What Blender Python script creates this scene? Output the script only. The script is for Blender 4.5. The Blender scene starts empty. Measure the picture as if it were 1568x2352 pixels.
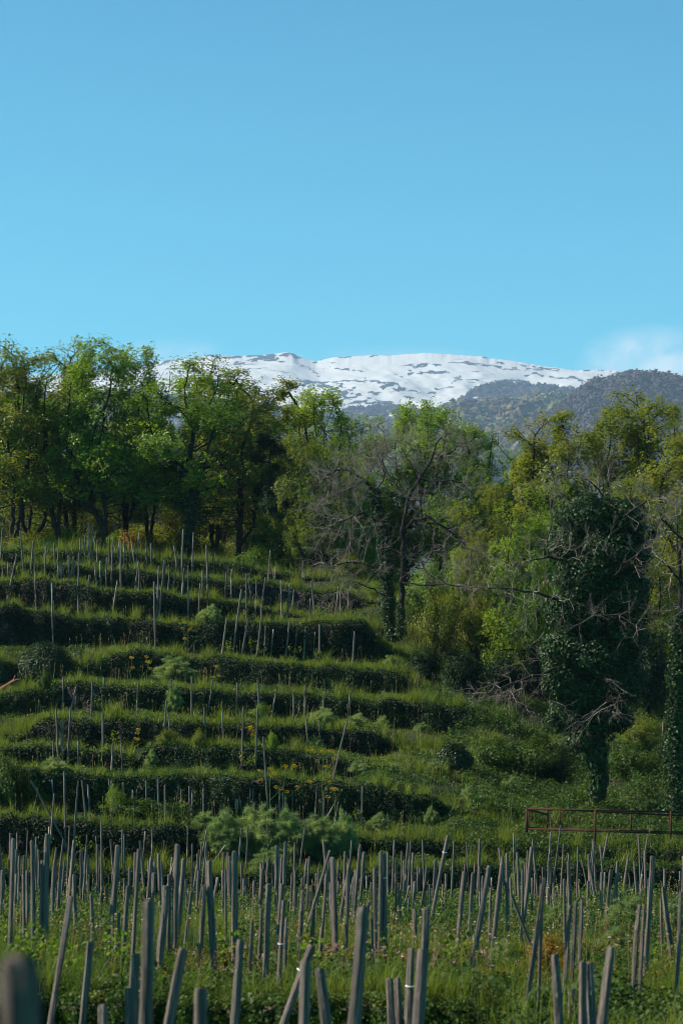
import bpy, math
import numpy as np
from mathutils import Vector, Matrix

# ------------------------------------------------------------------ camera, sky, sun, exposure
SC = bpy.context.scene
FP = 5550.0            # focal length in photo units (photo = 1568 x 2352 units)
YH = 1850.0            # horizon row
ZC = 2.5               # camera height
cam = bpy.data.cameras.new("camera"); camo = bpy.data.objects.new("camera", cam)
SC.collection.objects.link(camo); SC.camera = camo
camo.location = (0, 0, ZC); camo.rotation_euler = (math.radians(90), 0, 0)
cam.sensor_fit = 'VERTICAL'; cam.sensor_height = 36.0; cam.sensor_width = 24.0
cam.lens = 36.0 * FP / 2352.0
cam.shift_y = (YH - 1176.0) / 2352.0
cam.clip_start = 0.1; cam.clip_end = 60000
cam.dof.use_dof = True; cam.dof.focus_distance = 75.0; cam.dof.aperture_fstop = 4.0

SUN_DIR = Vector((-0.76, 0.02, 0.62)).normalized()
SUN_EL = math.asin(SUN_DIR.z)
w = bpy.data.worlds.new("World"); SC.world = w; w.use_nodes = True
nt = w.node_tree; nt.nodes.clear()
def wn(t, **k):
    n = nt.nodes.new(t)
    for a, b in k.items(): setattr(n, a, b)
    return n
sky = wn('ShaderNodeTexSky', sky_type='NISHITA', sun_disc=False)
sky.sun_elevation = SUN_EL
sky.sun_rotation = math.atan2(SUN_DIR.x, SUN_DIR.y)
sky.altitude = 600; sky.air_density = 1.0; sky.dust_density = 0.3; sky.ozone_density = 1.0
hs = wn('ShaderNodeMix', data_type='RGBA', blend_type='MULTIPLY'); hs.inputs[0].default_value = 1
nt.links.new(sky.outputs[0], hs.inputs[6]); hs.inputs[7].default_value = (0.40, 1.74, 1.66, 1)
# thin drifting cloud, by direction
tc = wn('ShaderNodeTexCoord')
sp = wn('ShaderNodeSeparateXYZ'); nt.links.new(tc.outputs['Generated'], sp.inputs[0])
# deeper towards the zenith
zr = wn('ShaderNodeValToRGB'); nt.links.new(sp.outputs[2], zr.inputs[0]); ze = zr.color_ramp.elements
ze[0].position = 0.17; ze[0].color = (1.0, 1.0, 1.0, 1); ze[1].position = 0.75; ze[1].color = (0.20, 0.28, 0.34, 1)
zk = ze.new(0.325); zk.color = (0.42, 0.73, 0.86, 1)
h2 = wn('ShaderNodeMix', data_type='RGBA', blend_type='MULTIPLY'); h2.inputs[0].default_value = 1; nt.links.new(hs.outputs[2], h2.inputs[6]); nt.links.new(zr.outputs[0], h2.inputs[7])
def wm(op, a, b=None, c=None):
    n = wn('ShaderNodeMath', operation=op)
    for i, v in enumerate((a, b, c)):
        if v is None: continue
        if isinstance(v, (int, float)): n.inputs[i].default_value = v
        else: nt.links.new(v, n.inputs[i])
    return n.outputs[0]
az = wm('DIVIDE', sp.outputs[0], sp.outputs[1])      # tan of azimuth from the view axis
el = wm('DIVIDE', sp.outputs[2], sp.outputs[1])
cmb = wn('ShaderNodeCombineXYZ'); nt.links.new(az, cmb.inputs[0]); nt.links.new(el, cmb.inputs[1])
nz = wn('ShaderNodeTexNoise'); nz.inputs['Scale'].default_value = 46; nz.inputs['Detail'].default_value = 6
nz.inputs['Roughness'].default_value = 0.55; nz.inputs['Distortion'].default_value = 0.4
nt.links.new(cmb.outputs[0], nz.inputs['Vector'])
def puff(cx, cy, rx, ry):
    dx = wm('MULTIPLY', wm('SUBTRACT', az, (cx - 784) / FP), FP / rx)
    dy = wm('MULTIPLY', wm('SUBTRACT', el, (YH - cy) / FP), FP / ry)
    d2 = wm('ADD', wm('MULTIPLY', dx, dx), wm('MULTIPLY', dy, dy))
    return wm('MAXIMUM', wm('SUBTRACT', 1.0, d2), 0.0)
pf = wm('ADD', wm('ADD', puff(1500, 845, 190, 105), wm('MULTIPLY', puff(380, 820, 150, 50), 0.45)), wm('MULTIPLY', puff(900, 830, 260, 40), 0.25))
front = wm('GREATER_THAN', sp.outputs[1], 0.0)
nn = wm('SUBTRACT', wm('MULTIPLY', nz.outputs[0], 3.6), 1.15)
cm = wm('MULTIPLY', wm('MULTIPLY', wm('MINIMUM', wm('MAXIMUM', wm('MULTIPLY', pf, nn), 0), 1), 1.0), front)
mx = wn('ShaderNodeMix', data_type='RGBA'); nt.links.new(cm, mx.inputs[0]); nt.links.new(h2.outputs[2], mx.inputs[6])
mx.inputs[7].default_value = (7.4, 9.4, 10.3, 1)
bg = wn('ShaderNodeBackground'); bg.inputs[1].default_value = 0.051
nt.links.new(mx.outputs[2], bg.inputs[0])
wo = wn('ShaderNodeOutputWorld'); nt.links.new(bg.outputs[0], wo.inputs[0])

sl = bpy.data.lights.new("sun", 'SUN'); sl.energy = 5.0; sl.angle = math.radians(0.5); sl.color = (1.0, 0.91, 0.74)
so = bpy.data.objects.new("sun", sl); SC.collection.objects.link(so)
so.rotation_euler = SUN_DIR.to_track_quat('Z', 'Y').to_euler(); so.location = (0, 0, 50)
SC.view_settings.view_transform = 'Standard'; SC.view_settings.look = 'None'
SC.view_settings.exposure = 1.1; SC.view_settings.gamma = 1.0
SC.cycles.max_bounces = 5; SC.cycles.diffuse_bounces = 3; SC.cycles.glossy_bounces = 2
SC.cycles.transmission_bounces = 3; SC.cycles.transparent_max_bounces = 4; SC.cycles.volume_bounces = 0
SC.cycles.use_denoising = True
SC.cycles.use_adaptive_sampling = False
SC.cycles.pixel_filter_type = 'BLACKMAN_HARRIS'; SC.cycles.filter_width = 1.0

# ------------------------------------------------------------------ helpers
R = np.random.default_rng(7)
COL = SC.collection
def PT(x, y, D):                       # photo position + distance -> world
    return np.array([(x - 784) * D / FP, D, (YH - y) * D / FP + ZC])
def mesh(name, V, F, mat=None, tint=None, smooth=False, extra=None):
    V = np.ascontiguousarray(V, dtype=np.float32); 
    if not isinstance(F, (list, tuple)): F = [F]
    F = [np.ascontiguousarray(f, dtype=np.int32) for f in F if len(f)]
    me = bpy.data.meshes.new(name)
    me.vertices.add(len(V)); me.vertices.foreach_set('co', V.ravel())
    nl = sum(f.size for f in F); npoly = sum(len(f) for f in F)
    me.loops.add(nl); me.polygons.add(npoly)
    me.loops.foreach_set('vertex_index', np.concatenate([f.ravel() for f in F]))
    tot = np.concatenate([np.full(len(f), f.shape[1], np.int32) for f in F])
    st = np.concatenate([[0], np.cumsum(tot)[:-1]]).astype(np.int32)
    me.polygons.foreach_set('loop_start', st)
    try: me.polygons.foreach_set('loop_total', tot)
    except Exception: pass
    if smooth: me.polygons.foreach_set('use_smooth', np.ones(npoly, bool))
    if tint is not None:
        a = me.attributes.new('tint', 'FLOAT', 'FACE'); a.data.foreach_set('value', np.asarray(tint, np.float32))
    for k, v in (extra or {}).items():
        a = me.attributes.new(k, 'FLOAT', 'POINT'); a.data.foreach_set('value', np.asarray(v, np.float32))
    me.update()
    if mat: me.materials.append(mat)
    return me
def link(name, me, parent=None, loc=None, rot=None, scale=None):
    o = bpy.data.objects.new(name, me); COL.objects.link(o)
    if parent: o.parent = parent
    if loc is not None: o.location = loc
    if rot is not None: o.rotation_euler = rot
    if scale is not None: o.scale = scale
    return o
def tag(o, label=None, cat=None, group=None, kind=None):
    if label: o['label'] = label
    if cat: o['category'] = cat
    if group: o['group'] = group
    if kind: o['kind'] = kind
    return o
ORD = "first second third fourth fifth sixth seventh eighth ninth tenth eleventh twelfth thirteenth fourteenth fifteenth sixteenth seventeenth eighteenth nineteenth twentieth".split()
def ordw(n, total):
    if n == 0: return "leftmost"
    if n == total - 1: return "rightmost"
    n += 1
    if n <= 20: return ORD[n - 1]
    t = {20: 'twenty', 30: 'thirty', 40: 'forty', 50: 'fifty', 60: 'sixty', 70: 'seventy'}[n // 10 * 10]
    return t + '-' + ORD[n % 10 - 1] if n % 10 else {30: 'thirtieth', 40: 'fortieth', 50: 'fiftieth', 60: 'sixtieth', 70: 'seventieth'}[n]
def copy_tree(o, parent=None):
    c = o.copy(); COL.objects.link(c)
    if parent: c.parent = parent
    for ch in list(o.children): copy_tree(ch, c)
    return c
def _h(ix, iy, s):
    n = (ix.astype(np.int64) * 374761393 + iy.astype(np.int64) * 668265263 + s * 974634777) & 0xffffffff
    n = ((n ^ (n >> 13)) * 1274126177) & 0xffffffff
    return ((n ^ (n >> 16)) & 0xffff) / 65535.0
def noise(x, y, s=0):
    x = np.asarray(x, float); y = np.asarray(y, float)
    ix, iy = np.floor(x), np.floor(y); fx, fy = x - ix, y - iy
    fx = fx * fx * (3 - 2 * fx); fy = fy * fy * (3 - 2 * fy)
    a = _h(ix, iy, s); b = _h(ix + 1, iy, s); c = _h(ix, iy + 1, s); d = _h(ix + 1, iy + 1, s)
    return (a + (b - a) * fx) * (1 - fy) + (c + (d - c) * fx) * fy
def fbm(x, y, o=4, s=0):
    r = 0; a = 0.5; t = 0
    for i in range(o):
        r = r + a * noise(x * 2 ** i, y * 2 ** i, s + i * 17); t += a; a *= 0.5
    return r / t
def unit(v):
    v = np.asarray(v, float); return v / (np.linalg.norm(v, axis=-1, keepdims=True) + 1e-9)
def rdir(n, rng=R): return unit(rng.normal(size=(n, 3)))

# ------------------------------------------------------------------ materials
def newmat(name):
    m = bpy.data.materials.new(name); m.use_nodes = True; m.node_tree.nodes.clear(); return m
def nd(m, t, **k):
    n = m.node_tree.nodes.new(t)
    for a, b in k.items(): setattr(n, a, b)
    return n
def leafmat(name, c0, c1, c2, trans=0.45, rough=0.5, spec=0.3, boost=1.6):
    m = newmat(name); L = m.node_tree.links.new
    at = nd(m, 'ShaderNodeAttribute', attribute_name='tint')
    oi = nd(m, 'ShaderNodeObjectInfo')
    ad = nd(m, 'ShaderNodeMath', operation='MULTIPLY_ADD'); L(oi.outputs['Random'], ad.inputs[0]); ad.inputs[1].default_value = 0.25
    L(at.outputs['Fac'], ad.inputs[2])
    cr = nd(m, 'ShaderNodeValToRGB'); L(ad.outputs[0], cr.inputs[0])
    e = cr.color_ramp.elements; e[0].position = 0.1; e[0].color = (*c0, 1); e[1].position = 1.05; e[1].color = (*c2, 1)
    k = e.new(0.6); k.color = (*c1, 1)
    p = nd(m, 'ShaderNodeBsdfPrincipled'); L(cr.outputs[0], p.inputs['Base Color'])
    p.inputs['Roughness'].default_value = rough; p.inputs['Specular IOR Level'].default_value = spec
    tr = nd(m, 'ShaderNodeBsdfTranslucent')
    mu = nd(m, 'ShaderNodeMix', data_type='RGBA', blend_type='MULTIPLY'); mu.inputs[0].default_value = 1
    L(cr.outputs[0], mu.inputs[6]); mu.inputs[7].default_value = (boost, boost, boost * 0.5, 1)
    L(mu.outputs[2], tr.inputs[0])
    ms = nd(m, 'ShaderNodeMixShader'); ms.inputs[0].default_value = trans
    L(p.outputs[0], ms.inputs[1]); L(tr.outputs[0], ms.inputs[2])
    o = nd(m, 'ShaderNodeOutputMaterial'); L(ms.outputs[0], o.inputs[0])
    return m
def noisemat(name, c0, c1, scale=5, rough=0.9, stretch=(1, 1, 1), bump=0.3, c2=None, dist=0.02, spec=0.2):
    m = newmat(name); L = m.node_tree.links.new
    t = nd(m, 'ShaderNodeTexCoord'); mp = nd(m, 'ShaderNodeMapping'); mp.inputs['Scale'].default_value = stretch
    L(t.outputs['Object'], mp.inputs[0])
    n = nd(m, 'ShaderNodeTexNoise'); n.inputs['Scale'].default_value = scale; n.inputs['Detail'].default_value = 7; n.inputs['Roughness'].default_value = 0.65
    L(mp.outputs[0], n.inputs['Vector'])
    cr = nd(m, 'ShaderNodeValToRGB'); L(n.outputs[0], cr.inputs[0])
    e = cr.color_ramp.elements; e[0].position = 0.3; e[0].color = (*c0, 1); e[1].position = 0.72; e[1].color = (*(c2 or c1), 1)
    if c2: k = e.new(0.5); k.color = (*c1, 1)
    p = nd(m, 'ShaderNodeBsdfPrincipled'); L(cr.outputs[0], p.inputs['Base Color'])
    p.inputs['Roughness'].default_value = rough; p.inputs['Specular IOR Level'].default_value = spec
    b = nd(m, 'ShaderNodeBump'); b.inputs['Strength'].default_value = bump; b.inputs['Distance'].default_value = dist
    L(n.outputs[0], b.inputs['Height']); L(b.outputs[0], p.inputs['Normal'])
    o = nd(m, 'ShaderNodeOutputMaterial'); L(p.outputs[0], o.inputs[0])
    return m
M = {}
M['grass'] = leafmat('grass_blades', (0.006, 0.021, 0.003), (0.032, 0.076, 0.009), (0.115, 0.145, 0.018), 0.5, 0.45, 0.3)
M['weed'] = leafmat('weed_leaves', (0.012, 0.036, 0.006), (0.034, 0.074, 0.010), (0.12, 0.14, 0.03), 0.4, 0.55, 0.15)
M['ivy'] = leafmat('ivy_leaves', (0.003, 0.011, 0.004), (0.006, 0.020, 0.006), (0.030, 0.065, 0.016), 0.12, 0.58, 0.09)
M['bright'] = leafmat('fresh_green_leaves', (0.050, 0.105, 0.010), (0.105, 0.180, 0.016), (0.18, 0.24, 0.024), 0.5, 0.45, 0.3)
M['oak'] = leafmat('olive_green_leaves', (0.062, 0.092, 0.010), (0.115, 0.145, 0.015), (0.19, 0.185, 0.022), 0.45, 0.5, 0.3)
M['gloss'] = leafmat('glossy_ivy_leaves', (0.006, 0.020, 0.007), (0.014, 0.040, 0.012), (0.060, 0.10, 0.035), 0.12, 0.50, 0.15)
M['dark'] = leafmat('evergreen_leaves', (0.008, 0.026, 0.008), (0.016, 0.044, 0.012), (0.04, 0.075, 0.018), 0.2, 0.5, 0.2)
M['rusty'] = leafmat('orange_leaves', (0.12, 0.07, 0.01), (0.22, 0.12, 0.012), (0.32, 0.17, 0.02), 0.45, 0.5, 0.2)
M['fennel'] = leafmat('fennel_fronds', (0.062, 0.125, 0.050), (0.14, 0.215, 0.085), (0.30, 0.36, 0.14), 0.45, 0.5, 0.3, 1.2)
M['vine'] = leafmat('vine_leaves', (0.045, 0.085, 0.012), (0.075, 0.13, 0.016), (0.13, 0.15, 0.02), 0.55, 0.45, 0.3)
M['flower'] = leafmat('yellow_umbels', (0.25, 0.16, 0.01), (0.42, 0.26, 0.015), (0.55, 0.38, 0.02), 0.3, 0.6, 0.1, 1.0)
M['pink'] = leafmat('pink_petals', (0.45, 0.16, 0.30), (0.55, 0.25, 0.40), (0.65, 0.4, 0.5), 0.4, 0.6, 0.1, 1.0)
M['sorrel'] = leafmat('reddish_seed_heads', (0.10, 0.05, 0.01), (0.22, 0.10, 0.02), (0.34, 0.20, 0.04), .4, .6, .1)
M['straw'] = leafmat('dry_straw', (0.16, 0.13, 0.06), (0.25, 0.2, 0.09), (0.38, 0.32, 0.17), 0.35, 0.6, 0.2, 1.0)
M['bark'] = noisemat('dark_bark', (0.010, 0.007, 0.006), (0.036, 0.026, 0.022), 9, stretch=(1, 1, .25), bump=.6)
M['twig'] = noisemat('pale_grey_twigs', (0.075, 0.056, 0.048), (0.27, 0.225, 0.20), 3, bump=0)
M['stem'] = noisemat('green_stems', (0.05, 0.09, 0.02), (0.12, 0.16, 0.06), 6, bump=0)
M['redstem'] = noisemat('red_brown_wood', (0.09, 0.03, 0.02), (0.24, 0.10, 0.07), 12, stretch=(1, 1, .2))
M['stake'] = noisemat('weathered_stake_wood', (0.016, 0.012, 0.012), (0.125, 0.098, 0.090), 1.0, stretch=(3.6, 3.6, 2.6), bump=1.0, c2=(0.39, 0.32, 0.295), dist=.02)
M['rust'] = noisemat('rusty_iron', (0.028, 0.012, 0.009), (0.085, 0.032, 0.020), 16, bump=.3, dist=.004)
M['tie'] = noisemat('white_string', (0.55, 0.55, 0.55), (0.8, 0.8, 0.8), 20)
M['soil'] = noisemat('soil_and_moss', (0.014, 0.010, 0.007), (0.018, 0.024, 0.008), 1.6, bump=.8, c2=(0.05, 0.042, 0.022), dist=.08)
M['stone'] = newmat('dry_stone')
def stonemat():
    m = M['stone']; L = m.node_tree.links.new
    t = nd(m, 'ShaderNodeTexCoord'); mp = nd(m, 'ShaderNodeMapping'); mp.inputs['Scale'].default_value = (3.4, 3.4, 5.5)
    L(t.outputs['Object'], mp.inputs[0])
    v = nd(m, 'ShaderNodeTexVoronoi'); v.inputs['Scale'].default_value = 1; L(mp.outputs[0], v.inputs['Vector'])
    ve = nd(m, 'ShaderNodeTexVoronoi', feature='DISTANCE_TO_EDGE'); ve.inputs['Scale'].default_value = 1; L(mp.outputs[0], ve.inputs['Vector'])
    cr = nd(m, 'ShaderNodeValToRGB'); e = cr.color_ramp.elements
    e[0].color = (0.014, 0.009, 0.008, 1); e[1].color = (0.055, 0.040, 0.035, 1)
    sx = nd(m, 'ShaderNodeSeparateColor'); L(v.outputs['Color'], sx.inputs[0]); L(sx.outputs[0], cr.inputs[0])
    gap = nd(m, 'ShaderNodeMapRange'); L(ve.outputs[0], gap.inputs[0]); gap.inputs[2].default_value = 0.09
    mu = nd(m, 'ShaderNodeMix', data_type='RGBA'); L(gap.outputs[0], mu.inputs[0]); mu.inputs[6].default_value = (0.012, 0.01, 0.008, 1); L(cr.outputs[0], mu.inputs[7])
    p = nd(m, 'ShaderNodeBsdfPrincipled'); L(mu.outputs[2], p.inputs[0]); p.inputs['Roughness'].default_value = .9
    b = nd(m, 'ShaderNodeBump'); b.inputs['Distance'].default_value = .12; L(gap.outputs[0], b.inputs['Height']); L(b.outputs[0], p.inputs['Normal'])
    o = nd(m, 'ShaderNodeOutputMaterial'); L(p.outputs[0], o.inputs[0])
stonemat()

# ------------------------------------------------------------------ terrain profile
# every terrace wall: distance, top edge and foot in the photo's own units, end on the right, level of the bank beyond it
W = [
 (22, [(-400,2305),(0,2305),(300,2296),(500,2312),(800,2300),(950,2318),(1120,2310),(1568,2310)], [(-400,2500),(1568,2500)], 1120, 2345),
 (55.2, [(-400,2005),(200,2003),(500,2012),(800,2010),(1000,1998),(1300,1990),(1568,2000)], [(-400,2060),(1568,2060)], 2000, 2040),
 (57.3, [(-400,1878),(0,1878),(90,1880),(150,1890),(300,1905),(400,1900),(480,1910),(600,1922),(800,1932),(900,1938),(1100,1948),(1300,1955),(1568,1960)], [(-400,1958),(900,1962),(1200,1990),(1568,1998)], 2000, 1985),
 (61, [(-400,1765),(0,1768),(46,1771),(109,1781),(185,1781),(264,1791),(330,1791),(395,1788),(492,1785),(591,1791),(657,1794),(706,1801),(821,1804),(871,1808),(904,1824),(960,1835),(1050,1850)], [(-400,1855),(0,1855),(130,1868),(264,1862),(395,1870),(755,1872),(870,1885),(1050,1880)], 1050, 1905),
 (65, [(-400,1728),(0,1725),(122,1715),(185,1727),(280,1738),(316,1747),(340,1722),(395,1716),(459,1721),(600,1725),(690,1732),(788,1745),(850,1752)], [(-400,1762),(0,1762),(178,1765),(313,1764),(459,1762),(591,1767),(690,1775),(850,1782)], 860, 1850),
 (69, [(-400,1700),(0,1698),(63,1692),(86,1666),(99,1652),(165,1653),(231,1659),(412,1663),(525,1666),(624,1673),(788,1676),(838,1682),(887,1689),(914,1712)], [(-400,1706),(66,1704),(198,1712),(297,1709),(428,1702),(525,1704),(690,1715),(821,1733),(920,1728)], 914, 1800),
 (73.5, [(-400,1600),(0,1600),(100,1590),(148,1574),(231,1577),(264,1584),(330,1579),(395,1580),(459,1590),(591,1600),(722,1603),(854,1612),(975,1617),(1100,1630)], [(-400,1640),(148,1626),(231,1630),(330,1627),(459,1643),(673,1646),(854,1652),(937,1665),(1100,1680)], 1100, 1755),
 (78, [(-400,1515),(0,1520),(60,1535),(150,1540),(220,1525),(264,1502),(313,1497),(386,1503),(428,1520),(517,1513),(591,1526),(722,1533),(838,1543),(880,1540),(920,1550),(953,1566)], [(-400,1570),(0,1570),(150,1556),(313,1556),(459,1564),(558,1567),(657,1577),(755,1584),(854,1587),(975,1597)], 965, 1700),
 (82, [(-400,1392),(0,1394),(33,1391),(59,1408),(99,1411),(165,1421),(247,1429),(313,1427),(380,1440),(459,1437),(525,1431),(591,1436),(690,1441),(788,1431),(838,1430),(864,1454),(900,1490)], [(-400,1474),(0,1474),(165,1474),(247,1474),(330,1483),(395,1490),(508,1490),(607,1500),(690,1510),(838,1513),(888,1523)], 900, 1640),
 (86, [(-400,1345),(0,1343),(23,1340),(82,1337),(132,1340),(181,1338),(198,1352),(231,1362),(330,1366),(379,1368),(412,1376),(461,1378),(508,1388),(551,1391),(597,1398),(624,1408),(663,1413)], [(-400,1388),(0,1388),(66,1404),(132,1408),(264,1402),(330,1421),(508,1427),(663,1424)], 675, 1590),
 (90, [(-400,1299),(0,1299),(76,1300),(165,1300),(198,1309),(231,1315),(330,1315),(362,1325),(461,1333),(540,1338),(640,1348),(690,1357),(790,1361),(848,1375)], [(-400,1332),(0,1332),(115,1329),(185,1332),(214,1348),(247,1353),(362,1356),(428,1367),(508,1375),(558,1383),(607,1390),(657,1404),(722,1411),(788,1408),(838,1396)], 850, 1545),
 (94, [(-400,1272),(0,1272),(33,1266),(132,1271),(198,1273),(264,1276),(350,1280),(362,1290),(428,1291),(517,1296),(560,1303),(617,1316),(706,1327)], [(-400,1294),(0,1292),(165,1296),(214,1300),(264,1307),(330,1311),(428,1315),(541,1322),(617,1332),(706,1336)], 715, 1500),
]
NW = len(W)
def pl(poly, x):
    a = np.array(poly, float); return np.interp(x, a[:, 0], a[:, 1])
def sm(t): t = np.clip(t, 0, 1); return t * t * (3 - 2 * t)
def wallD(i, x):
    x = np.asarray(x, float); a = 0.25 if i == 0 else 0.55
    return W[i][0] + a * np.sin(x / 190 + i * 1.7) + 0.3 * a * np.sin(x / 71 + i * 2.9) + (0.5 * (fbm(x / 60, x * 0 + i, 2, i) - .5))
def wallY(i, x):                       # (top, foot) rows
    x = np.asarray(x, float); D, lip, foot, end, bank = W[i]
    l = pl(lip, x) + 9.0 * (fbm(x / 26, x * 0 + 3 * i, 4, 50 + i) - .5) * 2; f = pl(foot, x)
    f = np.maximum(f + (9 if i > 1 else 4), l + 3)
    if i == 0:
        m = np.full_like(x, 2345.0)
    else:
        me_ = (pl(lip, end) + pl(foot, end)) / 2
        m = me_ + (bank - me_) * sm((x - end) / max(1300 - end, 300))
    c = sm((end - x) / 70 + .15)       # 1 on the wall, 0 beyond its end
    if i in (1, 2): c = np.ones_like(x)
    return m + (l - m) * c, m + 1.5 + (f - m - 1.5) * c
ZF = lambda D: -(1.6 + 0.012 * (D - 5))   # field level under the camera
def levels(x):
    """distance and height arrays (levels, n) for photo columns x"""
    x = np.asarray(x, float); n = len(x); Ds = []; Zs = []
    z0 = -2.5
    for D in (1.0, 6, 14): Ds.append(np.full(n, float(D))); Zs.append(np.full(n, z0))
    for i in range(NW):
        D = wallD(i, x); l, f = wallY(i, x)
        if i == 1:
            for q in (30.0, 40.0, 50.0, 54.0): Ds.append(np.full(n, q)); Zs.append(np.full(n, ZF(q)))
        da, db = D - 0.10, D + 0.10
        if i == 0: zf = np.where(x > 1150, ZF(22), z0) * 1.0; zf = z0 + (ZF(21) - z0) * sm((x - 1050) / 150)
        else: zf = (YH - f) * da / FP
        Ds.append(da); Zs.append(zf); Ds.append(db); Zs.append((YH - l) * db / FP)
    zl = Zs[-1]
    for D, dz in ((104, .55), (125, 1.2), (145, 1.5)): Ds.append(np.full(n, float(D))); Zs.append(zl + dz)
    return np.array(Ds), np.array(Zs)
def ground(X, Y):
    """world height of the ground"""
    X = np.atleast_1d(np.asarray(X, float)); Y = np.atleast_1d(np.asarray(Y, float))
    x = 784 + FP * X / Y; Ds, Zs = levels(x); out = Zs[-1].copy()
    out = np.where(Y < Ds[0], Zs[0], out)
    for k in range(len(Ds) - 1):
        m = (Y >= Ds[k]) & (Y < Ds[k + 1]); t = (Y - Ds[k]) / np.maximum(Ds[k + 1] - Ds[k], 1e-3)
        out = np.where(m, Zs[k] + (Zs[k + 1] - Zs[k]) * t, out)
    return out + ZC
def foot_of(x, y, hide=0.2, back=False):
    """distance at which the ground in column x shows at row y (plus grass hiding the foot)"""
    Ds, Zs = levels(np.array([x])); Ds = Ds[:, 0]; Zs = Zs[:, 0]
    D = np.concatenate([np.linspace(Ds[k], Ds[k + 1], 12, endpoint=False) for k in range(3, len(Ds) - 1)])
    Z = np.interp(D, Ds, Zs) + hide
    yy = YH - FP * Z / D
    j = int(np.argmax(yy <= y)) if (yy <= y).any() else len(D) - 1
    d = D[j]
    for i in range(NW):                # not inside a wall: step out in front of it
        wd = float(wallD(i, np.array([x]))[0])
        if abs(d - wd) < 0.35:
            l, f = wallY(i, np.array([x])); d = wd + .3 if back and y - l[0] < .4 * (f[0] - l[0]) else wd - 0.4
            break
    return float(d)

# ground sheet
cx = np.concatenate([np.arange(-3000, -260, 60), np.arange(-260, 1830, 7), np.arange(1830, 4600, 60)]).astype(float)
Ds, Zs = levels(cx); rowsD = []; rowsZ = []
for k in range(len(Ds) - 1):
    n = max(1, int(np.ceil((Ds[k + 1].mean() - Ds[k].mean()) / 0.8)))
    n = min(n, 14)
    if Ds[k + 1].mean() - Ds[k].mean() < 0.5: n = 3
    for j in range(n):
        t = j / n; rowsD.append(Ds[k] + (Ds[k + 1] - Ds[k]) * t); rowsZ.append(Zs[k] + (Zs[k + 1] - Zs[k]) * t)
rowsD.append(Ds[-1]); rowsZ.append(Zs[-1])
for D, dz in ((190, 3), (300, 12), (600, 40), (1200, 110), (2300, 190)):
    rowsD.append(np.full(len(cx), float(D))); rowsZ.append(Zs[-1] * 0.3 + 5 + dz)
rowsD = np.array(rowsD); rowsZ = np.array(rowsZ)
Xg = (cx[None] - 784) * rowsD / FP
lump = (fbm(Xg * 1.3, rowsD * 1.3, 4, 5) - .5) * 0.22 * np.clip((rowsD - 10) / 10, 0, 1)
V = np.stack([Xg, rowsD, rowsZ + ZC + lump - 0.02], -1).reshape(-1, 3)
nr, nc = rowsD.shape
ii = (np.arange(nr - 1)[:, None] * nc + np.arange(nc - 1)[None]).ravel()
link('ground', mesh('ground', V, np.stack([ii, ii + 1, ii + nc + 1, ii + nc], 1), M['soil'], smooth=True)).__setitem__('kind', 'structure')
# flat ground round and behind the camera
g = 40.0
V = np.array([[-60, -80, ZC - 2.56], [60, -80, ZC - 2.56], [60, 6, ZC - 2.56], [-60, 6, ZC - 2.56]])
link('near_ground', mesh('near_ground', V, np.array([[0, 1, 2, 3]]), M['soil'])).__setitem__('kind', 'structure')

# ------------------------------------------------------------------ mountain and wooded hills
RIDGE = [(-1500,930),(-600,895),(-100,868),(0,865),(60,862),(200,855),(311,843),(340,836),(381,828),(439,822),(491,816),(520,818),(590,817),(634,814),(655,811),(671,811),(685,819),(722,829),(766,819),(810,818),(865,815),(898,816),(956,812),(978,810),(1050,816),(1091,818),(1107,818),(1122,823),(1177,829),(1240,840),(1287,846),(1323,851),(1360,849),(1422,851),(1444,856),(1568,858),(1900,880),(3000,960)]
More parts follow.
